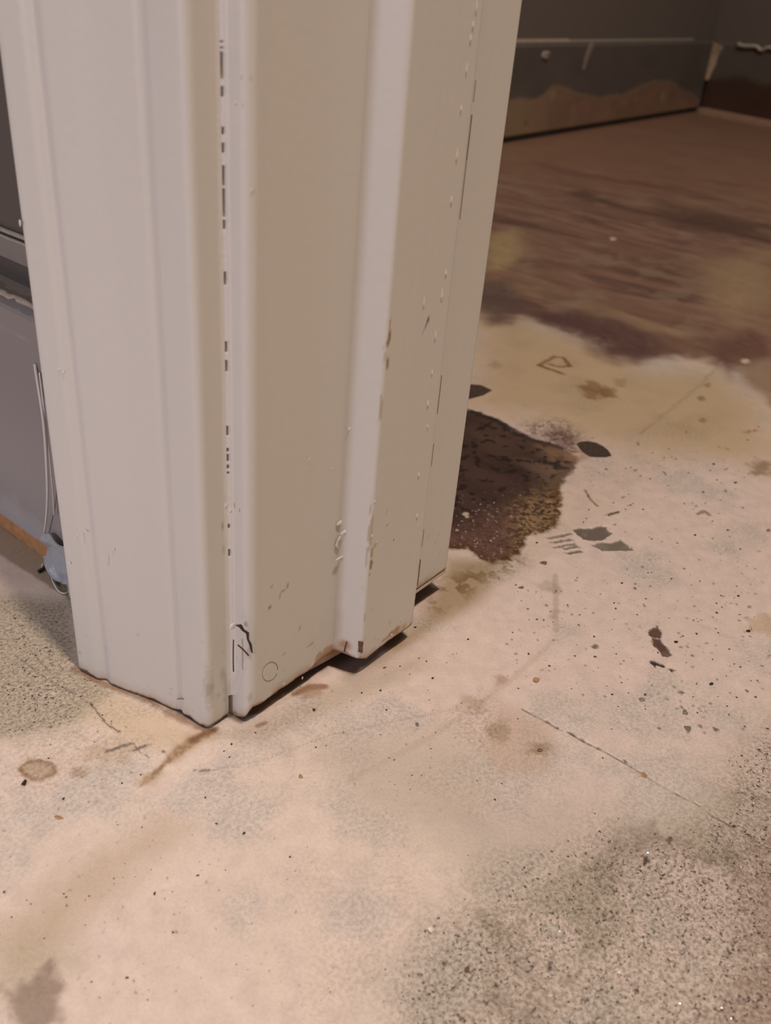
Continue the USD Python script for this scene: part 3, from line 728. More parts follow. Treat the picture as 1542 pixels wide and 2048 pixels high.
# worn arris
arris = (np.abs(Vv[:, 0] - 0.0573) < 0.0011) & (Vv[:, 1] < -0.0170)
k = arris * sstep(0.56, 0.62, fbm(Vv * np.array([500, 500, 110]), 3, 81)) * sstep(0.15, 0.11, Vv[:, 2])
cs += (C(0.40, 0.31, 0.22) - cs) * (0.75 * k)[:, None]
t3 = thing("trim_3", "white door stop strip standing proud of the jamb, worn brown along its arris", "door stop", "structure")
obj("stop_strip", (Vv, Fc), PAINT, t3, smooth=True, color=cs)


# ------------------------------------------------------------------ small parts on the boards
def blob(center, size, axis=None, seed=0, rough_=0.28, sub=2):
    s = trimesh.creation.icosphere(sub)
    v = s.vertices.copy()
    v *= (1 + rough_ * 2 * (noise(v * 1.7 + seed * 3.3, seed) - 0.5))[:, None]
    s.vertices = v * np.asarray(size) + np.asarray(center)
    return s


PLAIN = lambda g: np.tile(WHITE, (len(g.vertices), 1))


def on_face(p, a, b, lift=0.0):
    """Where the sight line of photograph position p meets the upright face through the plan points a and b (mm), lifted off it."""
    a, b = np.array(a) * mmm, np.array(b) * mmm
    n_ = np.array([a[1] - b[1], b[0] - a[0], 0.0])
    n_ /= np.linalg.norm(n_)
    p = np.atleast_2d(np.asarray(p, float))
    r = (p[:, :1] - 771) * RIGHT + (p[:, 1:] - 1024) * DOWN + FPX * FWD
    t = ((np.array([*a, 0]) - CAM) @ n_) / (r @ n_)
    n_ = n_ if (CAM - np.array([*a, 0])) @ n_ > 0 else -n_
    return CAM + r * t[:, None] + n_ * lift, n_


SIDE, CASE = ((53.6, -8.6), (57.3, -18.0)), ((-1.0, 12.0), (-9.4, 42.0))


def stuck(name, parent, px, ax, plane, size, seed, label=None, mat_=CAULK):
    if parent is t1:
        o = on_face(px, *CASE)[0][0]
    elif parent is t3 and plane > -0.012:
        o = on_face(px, *SIDE)[0][0]
    else:
        o = hit(px, ax, plane)[0]
    size = np.array(size) * (np.array([1, .5, 1]) if ax == 1 else np.array([.6, 1, 1]))
    p = obj(name, blob(o, size, seed=seed), mat_, parent, smooth=True)
    return tag(p, label) if label else p


# paint runs down the stop
for k_, (x, y, l, w) in enumerate(((953, 12, 1.5, .38), (946, 49, .8, .4), (941, 76, .9, .4), (933, 137, 1.3, .4), (922, 216, .8, .35), (914, 309, 1.6, .5), (903, 399, 1.1, .5), (892, 544, 1.0, .5), (884, 588, 1.7, .55),
                                   (848, 603, 1.5, .5), (871, 670, 1.5, .5), (864, 744, .9, .4), (856, 806, 1.2, .6), (855, 852, .6, .35), (837, 949, .9, .5), (834, 1031, .9, .5))):
    o = hit((x, y), 1, SY)[0]
    s = trimesh.creation.icosphere(2)
    v = s.vertices.copy()
    v[:, :2] *= np.clip(0.75 - 0.5 * v[:, 2:3], 0.2, 1.2)
    s.vertices = v * np.array([w * 1.25, 0.5, l * 1.2]) * mmm + o
    obj("paint_drip", s, CAULK, t3, smooth=True)
# blobs of filler
for px, par, ax, pl, size, sd, nm in (((699, 858), t3, 1, -0.0095, (.6, .5, .6), 1, "filler_blob"), ((682, 1045), t3, 1, -0.0092, (2.0, .8, 1.0), 2, "filler_blob"), ((690, 1064), t3, 1, -0.0105, (2.0, .8, .9), 3, "filler_blob"), ((680, 1085), t3, 1, -0.0092, (2.2, .6, 2.4), 4, "filler_blob"),
                                      ((684, 1114), t3, 1, -0.0100, (3.2, .9, .6), 5, "filler_blob"), ((674, 1276), t2, 1, -0.0078, (1.7, .8, 2.0), 6, "filler_blob"), ((783, 1270), t3, 1, SY, (.5, .5, .5), 7, "paint_flake"), ((803, 1240), t3, 1, SY, (.5, .4, .9), 8, "paint_flake"),
                                      ((466, 1252), t2, 1, -0.0060, (1.3, 1.0, 1.0), 9, "filler_blob"), ((452, 1012), t2, 1, -0.002, (.6, .5, 1.0), 10, "filler_blob"), ((461, 1022), t2, 1, -0.004, (.6, .5, .7), 11, "filler_blob"),
                                      ((483, 152), t2, 1, -0.0072, (.3, .3, .7), 12, "paint_flake"), ((471, 207), t2, 1, -0.006, (.4, .3, .4), 13, "paint_flake"), ((504, 382), t2, 1, JY, (.3, .3, .6), 14, "paint_flake"), ((619, 922), t2, 1, JY, (.3, .25, 1.2), 15, "paint_flake"), ((664, 938), t2, 1, JY, (.3, .3, .4), 16, "paint_flake"),
                                      ((750, 1003), t3, 1, SY, (.3, .4, .5), 17, "paint_flake"), ((744, 1072), t3, 1, SY, (.4, .4, .7), 18, "paint_flake"), ((755, 1084), t3, 1, SY, (.5, .3, .35), 19, "paint_flake"), ((605, 1356), t2, 1, JY, (.4, .3, .7), 20, "paint_flake"), ((568, 1368), t2, 1, JY, (.5, .3, .6), 21, "paint_flake"),
                                      ((118, 738), t1, 0, -0.0108, (.3, .7, .4), 22, "paint_flake"), ((126, 744), t1, 0, -0.0104, (.3, .6, .3), 23, "paint_flake"), ((228, 1098), t1, 0, -0.0083, (.3, .3, .7), 24, "paint_flake"), ((217, 1118), t1, 0, -0.0086, (.3, .25, 2.4), 25, "paint_flake"),
                                      ((139, 1126), t1, 0, -0.0115, (.3, .6, .5), 26, "paint_flake"), ((170, 1062), t1, 0, -0.0105, (.25, .8, .3), 27, "paint_flake"), ((155, 1072), t1, 0, -0.0108, (.25, .3, .6), 28, "paint_flake"), ((380, 1278), t1, 0, -0.0008, (.3, .9, .3), 29, "paint_flake"), ((385, 1291), t1, 0, -0.0007, (.3, .9, .35), 30, "paint_flake"),
                                      ((395, 1283), t1, 0, -0.0005, (.3, .4, .5), 31, "paint_flake"), ((40, 446), t1, 0, -0.012, (.4, .4, .9), 32, "paint_flake")):
    stuck(nm, par, px, ax, pl, np.array(size) * mmm, sd)


def ribbon(line, width, thick, normal):
    """A flat strip along a 3-D polyline, lying on a face with the given normal."""
    line = np.asarray(line, float)
    nrm = np.asarray(normal, float)
    w = np.broadcast_to(width, (len(line),))
    d = np.gradient(line, axis=0)
    d /= np.linalg.norm(d, axis=1, keepdims=True)
    s = np.cross(d, nrm)
    s /= np.linalg.norm(s, axis=1, keepdims=True)
    a, b = line - s * w[:, None] / 2, line + s * w[:, None] / 2
    v = np.vstack([a - nrm * thick, b - nrm * thick, b + nrm * thick, a + nrm * thick])
    n = len(line)
    f = []
    for r in range(4):
        o, u = r * n, ((r + 1) % 4) * n
        for q in range(n - 1):
            f += [(o + q, u + q, u + q + 1), (o + q, u + q + 1, o + q + 1)]
    f += [(0, 2 * n, n), (0, 3 * n, 2 * n), (n - 1, 2 * n - 1, 3 * n - 1), (n - 1, 3 * n - 1, 4 * n - 1)]
    m_ = trimesh.Trimesh(v, np.array(f), process=False)
    m_.fix_normals()
    return m_


def tube(line, radius, sides=8):
    line = np.asarray(line, float)
    r = np.broadcast_to(radius, (len(line),))
    d = np.gradient(line, axis=0)
    d /= np.linalg.norm(d, axis=1, keepdims=True)
    ref = np.array([0.3, 0.9, 0.1])
    u = np.cross(d, ref); u /= np.linalg.norm(u, axis=1, keepdims=True)
    w = np.cross(d, u)
    a = np.linspace(0, 2 * math.pi, sides, endpoint=False)
    v = (line[:, None] + r[:, None, None] * (np.cos(a)[:, None] * u[:, None] + np.sin(a)[:, None] * w[:, None])).reshape(-1, 3)
    f = []
    for q in range(len(line) - 1):
        for s in range(sides):
            p0, p1 = q * sides + s, q * sides + (s + 1) % sides
            f += [(p0, p1, p1 + sides), (p0, p1 + sides, p0 + sides)]
    e = (len(line) - 1) * sides
    for s in range(1, sides - 1):
        f += [(0, s + 1, s), (e, e + s, e + s + 1)]
    m_ = trimesh.Trimesh(v, np.array(f), process=False)
    m_.fix_normals()
    return m_


def smooth_line(pts, n):
    pts = np.asarray(pts, float)
    from scipy.interpolate import CubicSpline
    L = np.concatenate([[0], np.cumsum(np.linalg.norm(np.diff(pts, axis=0), axis=1))])
    return CubicSpline(L, pts)(np.linspace(0, L[-1], n))


# caulk between casing and jamb: the bead has split, leaving a dark open slit in places
open_px = [(80, 84), (92, 96), (102, 132), (134, 158), (171, 193), (252, 268), (284, 305), (329, 372), (375, 392), (394, 434), (438, 457), (541, 569), (680, 703), (717, 742), (848, 869), (892, 900), (904, 920), (925, 934), (939, 944), (1043, 1052), (1093, 1109)]
zof = lambda py: hit((438.5 + 0.0232 * (py - 80), py), 1, 0.0)[0, 2]
cuts = sorted([(zof(b_), zof(a_)) for a_, b_ in open_px])
lo = 0.0105
ends = [(lo, cuts[0][0])] + [(cuts[k][1], cuts[k + 1][0]) for k in range(len(cuts) - 1)] + [(cuts[-1][1], 1.2)]
def box_mm(x0, x1, y0, y1, z0, z1):
    b_ = trimesh.creation.box([(x1 - x0) * mmm, (y1 - y0) * mmm, z1 - z0])
    b_.apply_translation([(x0 + x1) / 2 * mmm, (y0 + y1) / 2 * mmm, (z0 + z1) / 2])
    return b_


def caulk_strip(x0, x1, z0, z1):
    f_ = lambda x: np.interp(x, [8.4, 9.4, 10.4, 11.2, 11.6], [0.1, -0.22, -0.75, -1.9, -2.2])
    xs = [x for x in (8.4, 9.4, 10.4, 11.2, 11.6) if x0 < x < x1]
    pr = np.array([(x0, f_(x0))] + [(x, f_(x)) for x in xs] + [(x1, f_(x1)), (x1, 2.5), (x0, 2.5)]) * mmm
    n_ = len(pr)
    return trimesh.convex.convex_hull(np.vstack([np.c_[pr, np.full(n_, z0)], np.c_[pr, np.full(n_, z1)]]))


obj("caulk_bead", caulk_strip(8.4, 9.85, lo, 1.2), CAULK, t2, smooth=60)
obj("caulk_bead", caulk_strip(10.65, 11.6, lo, 1.2), CAULK, t2, smooth=60)
for a_, b_ in ends:
    if b_ - a_ > 0.0003:
        obj("caulk_bead", caulk_strip(9.85, 10.65, a_, b_), CAULK, t2, smooth=60)
tag(obj("slit_shade_backing", box_mm(9.6, 10.9, 0.7, 1.6, lo, 0.30), BLACK, t2), "black backing added to darken the open joint like shade")  # black strip added behind the slits, standing in for their shade
# the open dark crack in the filler at the front edge of the jamb
crack = [(473, 1251), (481, 1252), (486, 1260), (495, 1266), (496, 1279), (501, 1289), (504, 1305)]
cl = hit(crack, 1, JY - 0.0004)
tag(obj("paint_crack", ribbon(cl, np.array([0.3, 1.1, 0.8, 0.9, 0.45, 0.7, 0.25]) * mmm, 0.0003, (0, -1, 0)), BLACK, t2, smooth=False), "black open crack in the paint")
tag(obj("paint_crack", ribbon(hit([(476, 1290), (484, 1297), (492, 1305), (497, 1311)], 1, JY - 0.0003), 0.0005, 0.0002, (0, -1, 0)), DARKWOOD, t2, smooth=False), "thin brown crack")
tag(obj("paint_crack", ribbon(hit([(467, 1280), (466.5, 1300), (466.5, 1325), (467, 1343)], 1, -0.0048), 0.0004, 0.0002, (-0.7, -0.7, 0)), BLACK, t2, smooth=False), "thin black crack")
cx_ = hit([(540 + 15 * math.cos(t) + 4 * math.sin(t), 1343 - 19 * math.sin(t)) for t in np.linspace(0.2, 6.1, 28)], 1, JY - 0.00005)
tag(obj("pencil_mark", ribbon(cx_, 0.00022, 0.00006, (0, -1, 0)), PENCIL, t2, smooth=False), "thin pencilled circle")
def chip(pts, face_, widths, mat_, parent, label):
    q, n_ = on_face(pts, *face_, lift=0.0001)
    tag(obj("paint_chip", ribbon(q, np.array(widths) * mmm, 0.0002, n_), mat_, parent, smooth=False), label)


chip([(722, 1283), (721.5, 1294), (721, 1304)], SIDE, [2.0, 1.5, 1.7], DARKWOOD, t3, "square dark brown chip in the paint")
chip([(694, 1283), (691, 1292), (689, 1303)], SIDE, [.5, .5, .4], DARKWOOD, t3, "narrow brown crack")
chip([(355, 1398), (361, 1396.5), (368, 1397.5)], ((-0.5, 6), (-1, 12)), [.35, .5, .35], PENCIL, t1, "short dark scratch")
# where the paint between stop and jamb has parted: short dark splits
GAP = simple("paint_gap", (0.24, 0.20, 0.165), 0.6)
for pts, w_ in (([(949, 160), (940, 205)], .16), ([(936, 230), (930, 275), (926, 320)], .35), ([(926, 318), (921, 370), (914, 440)], .22), ([(880, 752), (874, 790), (869, 830)], .22), ([(862, 890), (857, 935)], .16), ([(846, 1060), (842, 1095)], .14), ([(839, 1120), (836, 1150), (834, 1172)], .4)):
    q = hit(pts, 1, SY + 0.0003)
    q[:, 0] = 0.08885
    tag(obj("paint_split", ribbon(q, w_ * mmm, 0.00008, (1, 0, 0)), GAP, t3, smooth=False), "dark split in the paint at the back edge of the stop")

# far casing on the other side of the wall
b_ = trimesh.creation.box([0.0145, 0.057, TOP])
b_.apply_translation([0.12355 + 0.00725, 0.0035 + 0.0285, TOP / 2 + 0.006])
t4 = thing("trim_4", "white casing on the back room's side of the door jamb", "door casing", "structure")
obj("casing_board", (b_.vertices, b_.faces), PAINT, t4, smooth=False, color=np.tile(WHITE, (len(b_.vertices), 1)))


# ------------------------------------------------------------------ walls and skirtings
def box(x0, x1, y0, y1, z0, z1):
    s = trimesh.creation.box([x1 - x0, y1 - y0, z1 - z0])
    s.apply_translation([(x0 + x1) / 2, (y0 + y1) / 2, (z0 + z1) / 2])
    return s


def oriented(p0, p1, off0, off1, z0, z1, z0b=None):
    """A box along the floor line p0 -> p1, between the offsets off0 and off1 to the left of it; its lower edge may run from z0 to z0b."""
    p0, p1 = np.asarray(p0, float), np.asarray(p1, float)
    d = (p1 - p0) / np.linalg.norm(p1 - p0)
    nrm = np.array([-d[1], d[0]])
    z0b = z0 if z0b is None else z0b
    v = []
    for p, zz_ in ((p0, z0), (p1, z0b)):
        for o_ in (off0, off1):
            v += [(*(p + nrm * o_), zz_), (*(p + nrm * o_), z1)]
    return trimesh.convex.convex_hull(np.array(v))


wl = obj("wall_left", box(0.0295, 0.1235, 0.0125, 1.6, 0.0, 2.4), simple("hall_wall_paint", (0.085, 0.068, 0.058), 0.6, 0.0002, 500))
tag(wl, "grey painted wall that ends behind the white door casing", "wall", kind="structure")
B0, B1, B2 = F((1007, 288))[0], F((1399, 223))[0], F((1541, 251))[0]
dB = (B1 - B0) / np.linalg.norm(B1 - B0)
dR = (B2 - B1) / np.linalg.norm(B2 - B1)
A0 = B0 - dB * (B0[0] - 0.10) / dB[0]
R1 = B1 + dR * 2.0
tag(obj("wall_back", oriented(A0, B1 + dB * 0.02, 0.014, 0.10, 0.0, 2.4), WALLGREY), "dark grey wall of the back room above the peeling skirting", "wall", kind="structure")
tag(obj("wall_right", oriented(B1 - dR * 0.05, R1, 0.014, 0.10, 0.0, 2.4), WALLGREY), "dark grey wall on the right of the back room's corner", "wall", kind="structure")
tag(obj("ceiling", box(-1.6, 2.15, -1.8, 1.6, 2.4, 2.44), WALLWHITE), "plain white ceiling above both rooms", "ceiling", kind="structure")


def plate(p0, p1, thick, z_low0, z_low1, z_top, nx, nz, paint):
    """A skirting board standing along p0 -> p1 (its face on that line, body to the left) whose face carries a colour map."""
    p0, p1 = np.asarray(p0, float), np.asarray(p1, float)
    L = np.linalg.norm(p1 - p0)
    d = (p1 - p0) / L
    nrm = np.array([-d[1], d[0]])
    s, t = np.meshgrid(np.linspace(0, 1, nx), np.linspace(0, 1, nz), indexing="ij")
    s, t = s.ravel(), t.ravel()
    zl = z_low0 + (z_low1 - z_low0) * s
    z = zl + (z_top - zl) * t
    c = paint(s * L, z)
    off = thick * 0.35 * sstep(0.955, 1.0, t)
    fr = np.c_[p0 + d * (s * L)[:, None] + nrm * off[:, None], z]
    bk = np.c_[p0 + d * (s * L)[:, None] + nrm * thick, z]
    i = np.arange(nx * nz).reshape(nx, nz)
    f1 = np.stack([i[:-1, :-1], i[1:, :-1], i[1:, 1:], i[:-1, 1:]], -1).reshape(-1, 4)
    N = nx * nz
    rim = np.concatenate([i[:, 0], i[-1, 1:], i[-2::-1, -1], i[0, -2:0:-1]])
    r2 = np.roll(rim, -1)
    f3 = np.stack([r2, rim, rim + N, r2 + N], 1)
    return np.vstack([fr, bk]), np.vstack([f1, f1[:, ::-1] + N, f3]), np.vstack([c, c])


# left skirting, the side nearest the casing last
def left_paint(s, z):
    q = np.c_[s, z, s * 0]
    c = np.tile(C(0.225, 0.196, 0.186), (len(s), 1))
    nz = fbm(q * 130, 3, 91)
    c += (C(0.275, 0.25, 0.245) - c) * sstep(0.09, 0.03, z)[:, None] * 0.8
    c += (C(0.34, 0.33, 0.33) - c) * (sstep(0.026, 0.010, z + 0.012 * (nz - 0.5)) * 0.75)[:, None]
    k = sstep(0.0006, 0.0, np.abs(z - 0.1018 - 0.0006 * (nz - 0.5)))
    c += (C(0.36, 0.32, 0.30) - c) * (0.7 * k)[:, None]
    return c


bl_t = thing("baseboard_left", "grey painted skirting with torn caulk on top, left of the door casing", "skirting board", "structure")
v_, f_, c_ = plate((0.0172, 0.62), (0.0172, 0.0580), 0.0122, 0.0075, 0.0085, 0.1145, 240, 90, left_paint)
obj("skirting_board", (v_, f_), COATED, bl_t, smooth=False, color=c_)
obj("bare_edge", box(0.0176, 0.0294, 0.0585, 0.62, 0.0003, 0.0080), RAWWOOD, bl_t)
tag(bl_t.GetChild("bare_edge"), "bare orange wood along the bottom")
yy = np.linspace(0.60, 0.059, 160)
# torn caulk bead on top of the board: rough
top = np.c_[0.0182 + 0.0012 * noise(np.c_[yy * 400, yy * 0, yy * 0], 3), yy, 0.1148 + 0.0012 * (noise(np.c_[yy * 300, yy * 0 + 4, yy * 0], 5) - 0.3)]
obj("torn_caulk", tube(top, 0.0006 + 0.0010 * noise(np.c_[yy * 500, yy * 0 + 9, yy * 0], 6), 7), GREYCAULK, bl_t, smooth=True)
for dz, r_, xo in ((0.1335, 0.0009, 0.0286), (0.1310, 0.0007, 0.0287)):
    ln = np.c_[np.full_like(yy, xo), yy, dz + 0.0004 * (noise(np.c_[yy * 120, yy * 0 + dz * 99, yy * 0], 8) - 0.5)]
    obj("caulk_line", tube(ln, r_, 7), GREYCAULK, bl_t, smooth=True)
obj("paint_band", oriented((0.0296, 0.62), (0.0296, 0.058), -0.0004, 0.0, 0.1225, 0.1305), simple("lighter_grey_paint", (0.215, 0.185, 0.165), 0.5), bl_t)


# back skirting: grey above, torn to bare brown paper below
LB = np.linalg.norm(B1 - A0)
sB = lambda p: np.dot(hit(p, 1, 0.67)[0][:2] - A0, dB)


def along_back(px, py):
    """Distance along the back skirting and height of a measured photograph position."""
    r = (px - 771) * RIGHT + (py - 1024) * DOWN + FPX * FWD
    nB = np.array([-dB[1], dB[0]])
    t = np.dot(A0 - CAM[:2], nB) / np.dot(r[:2], nB)
    q = CAM + r * t
    return np.dot(q[:2] - A0, dB), q[2]


edge_px = [(1020, 205), (1045, 198), (1075, 196), (1090, 185), (1105, 171), (1125, 176), (1155, 188), (1205, 196), (1240, 190), (1265, 178), (1290, 170), (1318, 161), (1345, 168), (1370, 180), (1395, 198), (1402, 208)]
edge_sz = np.array([along_back(*p) for p in edge_px])


def back_paint(s, z):
    q = np.c_[s, z * 2, s * 0]
    n_ = fbm(q * 14, 4, 101)
    c = np.tile(C(0.112, 0.094, 0.083), (len(s), 1)) * (0.85 + 0.3 * n_)[:, None]
    lim = np.interp(s, edge_sz[:, 0], edge_sz[:, 1]) + 0.006 * (fbm(q * 40, 3, 103) - 0.5)
    k = sstep(0.0025, -0.0025, z - lim)
    bare = C(0.235, 0.140, 0.095) * (0.75 + 0.5 * fbm(q * 25, 3, 105))[:, None]
    bare += (C(0.30, 0.215, 0.125) - bare) * (sstep(edge_sz[2, 0] + 0.15, edge_sz[0, 0], s) * 0.7)[:, None]
    c += (bare - c) * k[:, None]
    k = sstep(0.004, 0.0, np.abs(z - lim - 0.001)) * sstep(0.4, 0.6, n_)
    c += (C(0.30, 0.22, 0.15) - c) * (0.6 * k)[:, None]
    for (px, py), r_, cl_, a in (((1325, 193), 0.012, (0.33, 0.25, 0.19), 0.7), ((1105, 190), 0.012, (0.33, 0.25, 0.16), 0.6), ((1090, 110), 0.008, (0.30, 0.25, 0.19), 0.5), ((1052, 246), 0.006, (0.12, 0.06, 0.04), 0.7), ((1270, 198), 0.007, (0.33, 0.22, 0.16), 0.6)):
        so, zo = along_back(px, py)
        c += (C(*cl_) - c) * (a * sstep(r_, r_ * 0.3, np.hypot((s - so) * 0.8, z - zo)))[:, None]
    return c


zt_b = along_back(1220, 84)[1]
bb_t = thing("baseboard_back", "dark grey skirting peeled to bare brown below, on the back wall", "skirting board", "structure")
v_, f_, c_ = plate(A0, B1 - dB * 0.012, 0.0135, 0.010, 0.011, zt_b, 420, 70, back_paint)
obj("skirting_board", (v_, f_), COATED, bb_t, smooth=False, color=c_)
nB = np.array([-dB[1], dB[0]])
pt = lambda s, z, o_=0.0: np.array([*(A0 + dB * s + nB * o_), z])
s0, s1, s2 = along_back(1030, 82)[0] - 0.2, along_back(1146, 82)[0], along_back(1395, 82)[0]
obj("caulk_line", tube([pt(s, zt_b + 0.0005, 0.010) for s in np.linspace(s0, s1, 12)], 0.0042, 8), simple("dim_white_caulk", (0.40, 0.31, 0.24), 0.5, 0.001, 90, 0.2), bb_t, smooth=True)
obj("caulk_line", tube([pt(s, zt_b + 0.0005, 0.011) for s in np.linspace(s1, s2, 12)], 0.0026, 8), GREYCAULK, bb_t, smooth=True)
pk = [along_back(*p) for p in ((1185, 88), (1178, 100), (1172, 118), (1166, 140))]
obj("caulk_run", ribbon([pt(s, z, -0.0005) for s, z in pk], np.array([0.010, 0.013, 0.010, 0.006]), 0.001, (-nB[0], -nB[1], 0)), simple("old_caulk", (0.27, 0.225, 0.165), 0.5), bb_t, smooth=False)
so, zo = along_back(1090, 110)
obj("filler_blob", blob(pt(so, zo), (0.012, 0.004, 0.006), seed=44), GREYCAULK, bb_t, smooth=True)


def right_paint(s, z):
    q = np.c_[s, z * 2, s * 0]
    n_ = fbm(q * 14, 4, 111)
    c = np.tile(C(0.115, 0.094, 0.082), (len(s), 1)) * (0.85 + 0.3 * n_)[:, None]
    k = sstep(0.085, 0.065, z + 0.03 * (n_ - 0.5))
    c += (C(0.068, 0.034, 0.024) * (0.7 + 0.6 * n_)[:, None] - c) * k[:, None]
    return c


br_t = thing("baseboard_right", "dark skirting with curled white caulk, right of the back corner", "skirting board", "structure")
v_, f_, c_ = plate(B1, B1 + dR * 1.9, 0.0135, 0.004, 0.004, zt_b, 200, 50, right_paint)
obj("skirting_board", (v_, f_), COATED, br_t, smooth=False, color=c_)


def along_right(px, py, o_=0.0):
    r = (px - 771) * RIGHT + (py - 1024) * DOWN + FPX * FWD
    nR = np.array([-dR[1], dR[0]])
    t = (np.dot(B1 - CAM[:2], nR) + o_) / np.dot(r[:2], nR)
    return CAM + r * t


wc = simple("curled_white_caulk", (0.50, 0.43, 0.37), 0.45)
obj("torn_caulk", tube(smooth_line([along_right(*p, -0.004) for p in ((1476, 88), (1490, 92), (1505, 92), (1516, 95), (1524, 101), (1530, 97), (1545, 97), (1580, 101))], 40), np.linspace(0.004, 0.0025, 40), 8), wc, br_t, smooth=True)
cor = [along_right(*p, -0.006) for p in ((1436, 88), (1424, 110), (1418, 135), (1414, 160))]
obj("torn_caulk", ribbon(cor, np.array([0.038, 0.034, 0.020, 0.006]), 0.0015, (-0.9, -0.35, 0.1)), simple("tan_torn_caulk", (0.34, 0.25, 0.165), 0.5, 0.001, 60, 0.2), br_t, smooth=False)
tag(br_t.GetChild("torn_caulk_001"), "tan wedge of torn caulk in the corner")
nR = np.array([-dR[1], dR[0]])
q_ = oriented(B1 - nR * 0.022 + dR * 0.012, B1 - nR * 0.022 + dR * 1.9, 0.0, 0.0215, 0.0, 0.010)
obj("edge_strip", q_, simple("bare_strip_wood", (0.40, 0.25, 0.175), 0.6, 0.0003, 200, 0.2), br_t)
tag(br_t.GetChild("edge_strip"), "narrow bare wood strip along the floor")

# ------------------------------------------------------------------ things by the left skirting
thr = thing("caulk_thread", "thin pale strands of torn caulk hanging beside the casing's left edge", "caulk strand")
a1 = smooth_line([hit(p, 0, x)[0] for p, x in (((70, 728), 0.0168), ((79, 785), 0.0155), ((87, 840), 0.0140), ((93, 920), 0.0130), ((95, 985), 0.0130), ((93, 1030), 0.0140), ((87, 1080), 0.0150))], 60)
obj("strand", tube(a1, np.interp(np.linspace(0, 1, 60), [0, .4, 1], [0.00065, 0.00065, 0.0004]), 8), THREAD, thr, smooth=True)
a2 = smooth_line([hit(p, 0, x)[0] for p, x in (((79, 745), 0.0168), ((86, 800), 0.0155), ((92, 850), 0.0145), ((98, 905), 0.0140), ((104, 965), 0.0145), ((108, 1030), 0.0155))], 50)
obj("strand", tube(a2, np.linspace(0.0004, 0.0003, 50), 8), THREAD, thr, smooth=True)
lp = F((98, 1142), (106, 1165), (114, 1180), (122, 1187), (131, 1189), (139, 1184), (146, 1172))
a3 = smooth_line(np.c_[lp, [0.0012, 0.0009, 0.0006, 0.0005, 0.0006, 0.0008, 0.001]], 50)
obj("strand", tube(a3, 0.00036, 8), THREAD, thr, smooth=True)

# crumpled skin of grey paint at the foot of the skirting
u, w_ = np.meshgrid(np.linspace(0, 1, 40), np.linspace(0, 1, 28), indexing="ij")
u, w_ = u.ravel(), w_.ravel()
yy2 = 0.118 - u * 0.052
fold = 0.0022 * np.sin(u * 15 + 2.5 * w_) * (1 - 0.5 * w_) + 0.0016 * np.sin(w_ * 9 + u * 4)
skin = np.c_[0.0145 - 0.004 * (1 - w_) ** 2 * np.sin(np.pi * np.clip(u * 1.15, 0, 1)) - np.abs(fold) * 0.9, yy2, 0.0022 + w_ * 0.0165 + 0.003 * u + 0.001 * np.sin(u * 21)]
i_ = np.arange(40 * 28).reshape(40, 28)
q_ = np.stack([i_[:-1, :-1], i_[1:, :-1], i_[1:, 1:], i_[:-1, 1:]], -1).reshape(-1, 4)
skin2 = skin + np.array([0.0006, 0, 0])
qb = np.vstack([q_, q_[:, ::-1] + len(skin)])
rim = np.concatenate([i_[:, 0], i_[-1, 1:], i_[-2::-1, -1], i_[0, -2:0:-1]])
qb = np.vstack([qb, np.stack([np.roll(rim, -1), rim, rim + len(skin), np.roll(rim, -1) + len(skin)], 1)])
ps = obj("peeled_paint", (np.vstack([skin, skin2]), qb), SKIN, None, smooth=True)
tag(ps, "crumpled bluish grey skin of peeled paint at the foot of the left skirting", "peeled paint")


# ------------------------------------------------------------------ crumbs and chips lying on the floor
def crumb_mesh(seed, size, flat=0.7, elong=1.0):
    r = np.random.default_rng(seed)
    p = r.normal(size=(12, 3))
    p /= np.linalg.norm(p, axis=1, keepdims=True)
    p *= r.uniform(0.75, 1.15, (12, 1))
    h = trimesh.convex.convex_hull(p * np.array([elong, 1, flat]) * size)
    h.apply_translation([0, 0, -h.bounds[0, 2]])
    return h


def lie(name, px, size_px, material, label, category, group=None, flat=0.7, elong=1.0, ang=0.0, seed=0):
    o = F(px)[0]
    mpp = np.linalg.norm(np.r_[o, 0] - CAM) / FPX
    g_ = crumb_mesh(seed, size_px * mpp, flat, elong)
    g_.apply_transform(trimesh.transformations.rotation_matrix(ang, [0, 0, 1]))
    j = np.argmin(np.abs(P[:550000, 0] - o[0]) + np.abs(P[:550000, 1] - o[1]))
    g_.apply_translation([o[0], o[1], Zf[j] - 0.00008])
    return tag(obj(name, g_, material, smooth=25), label, category, group)


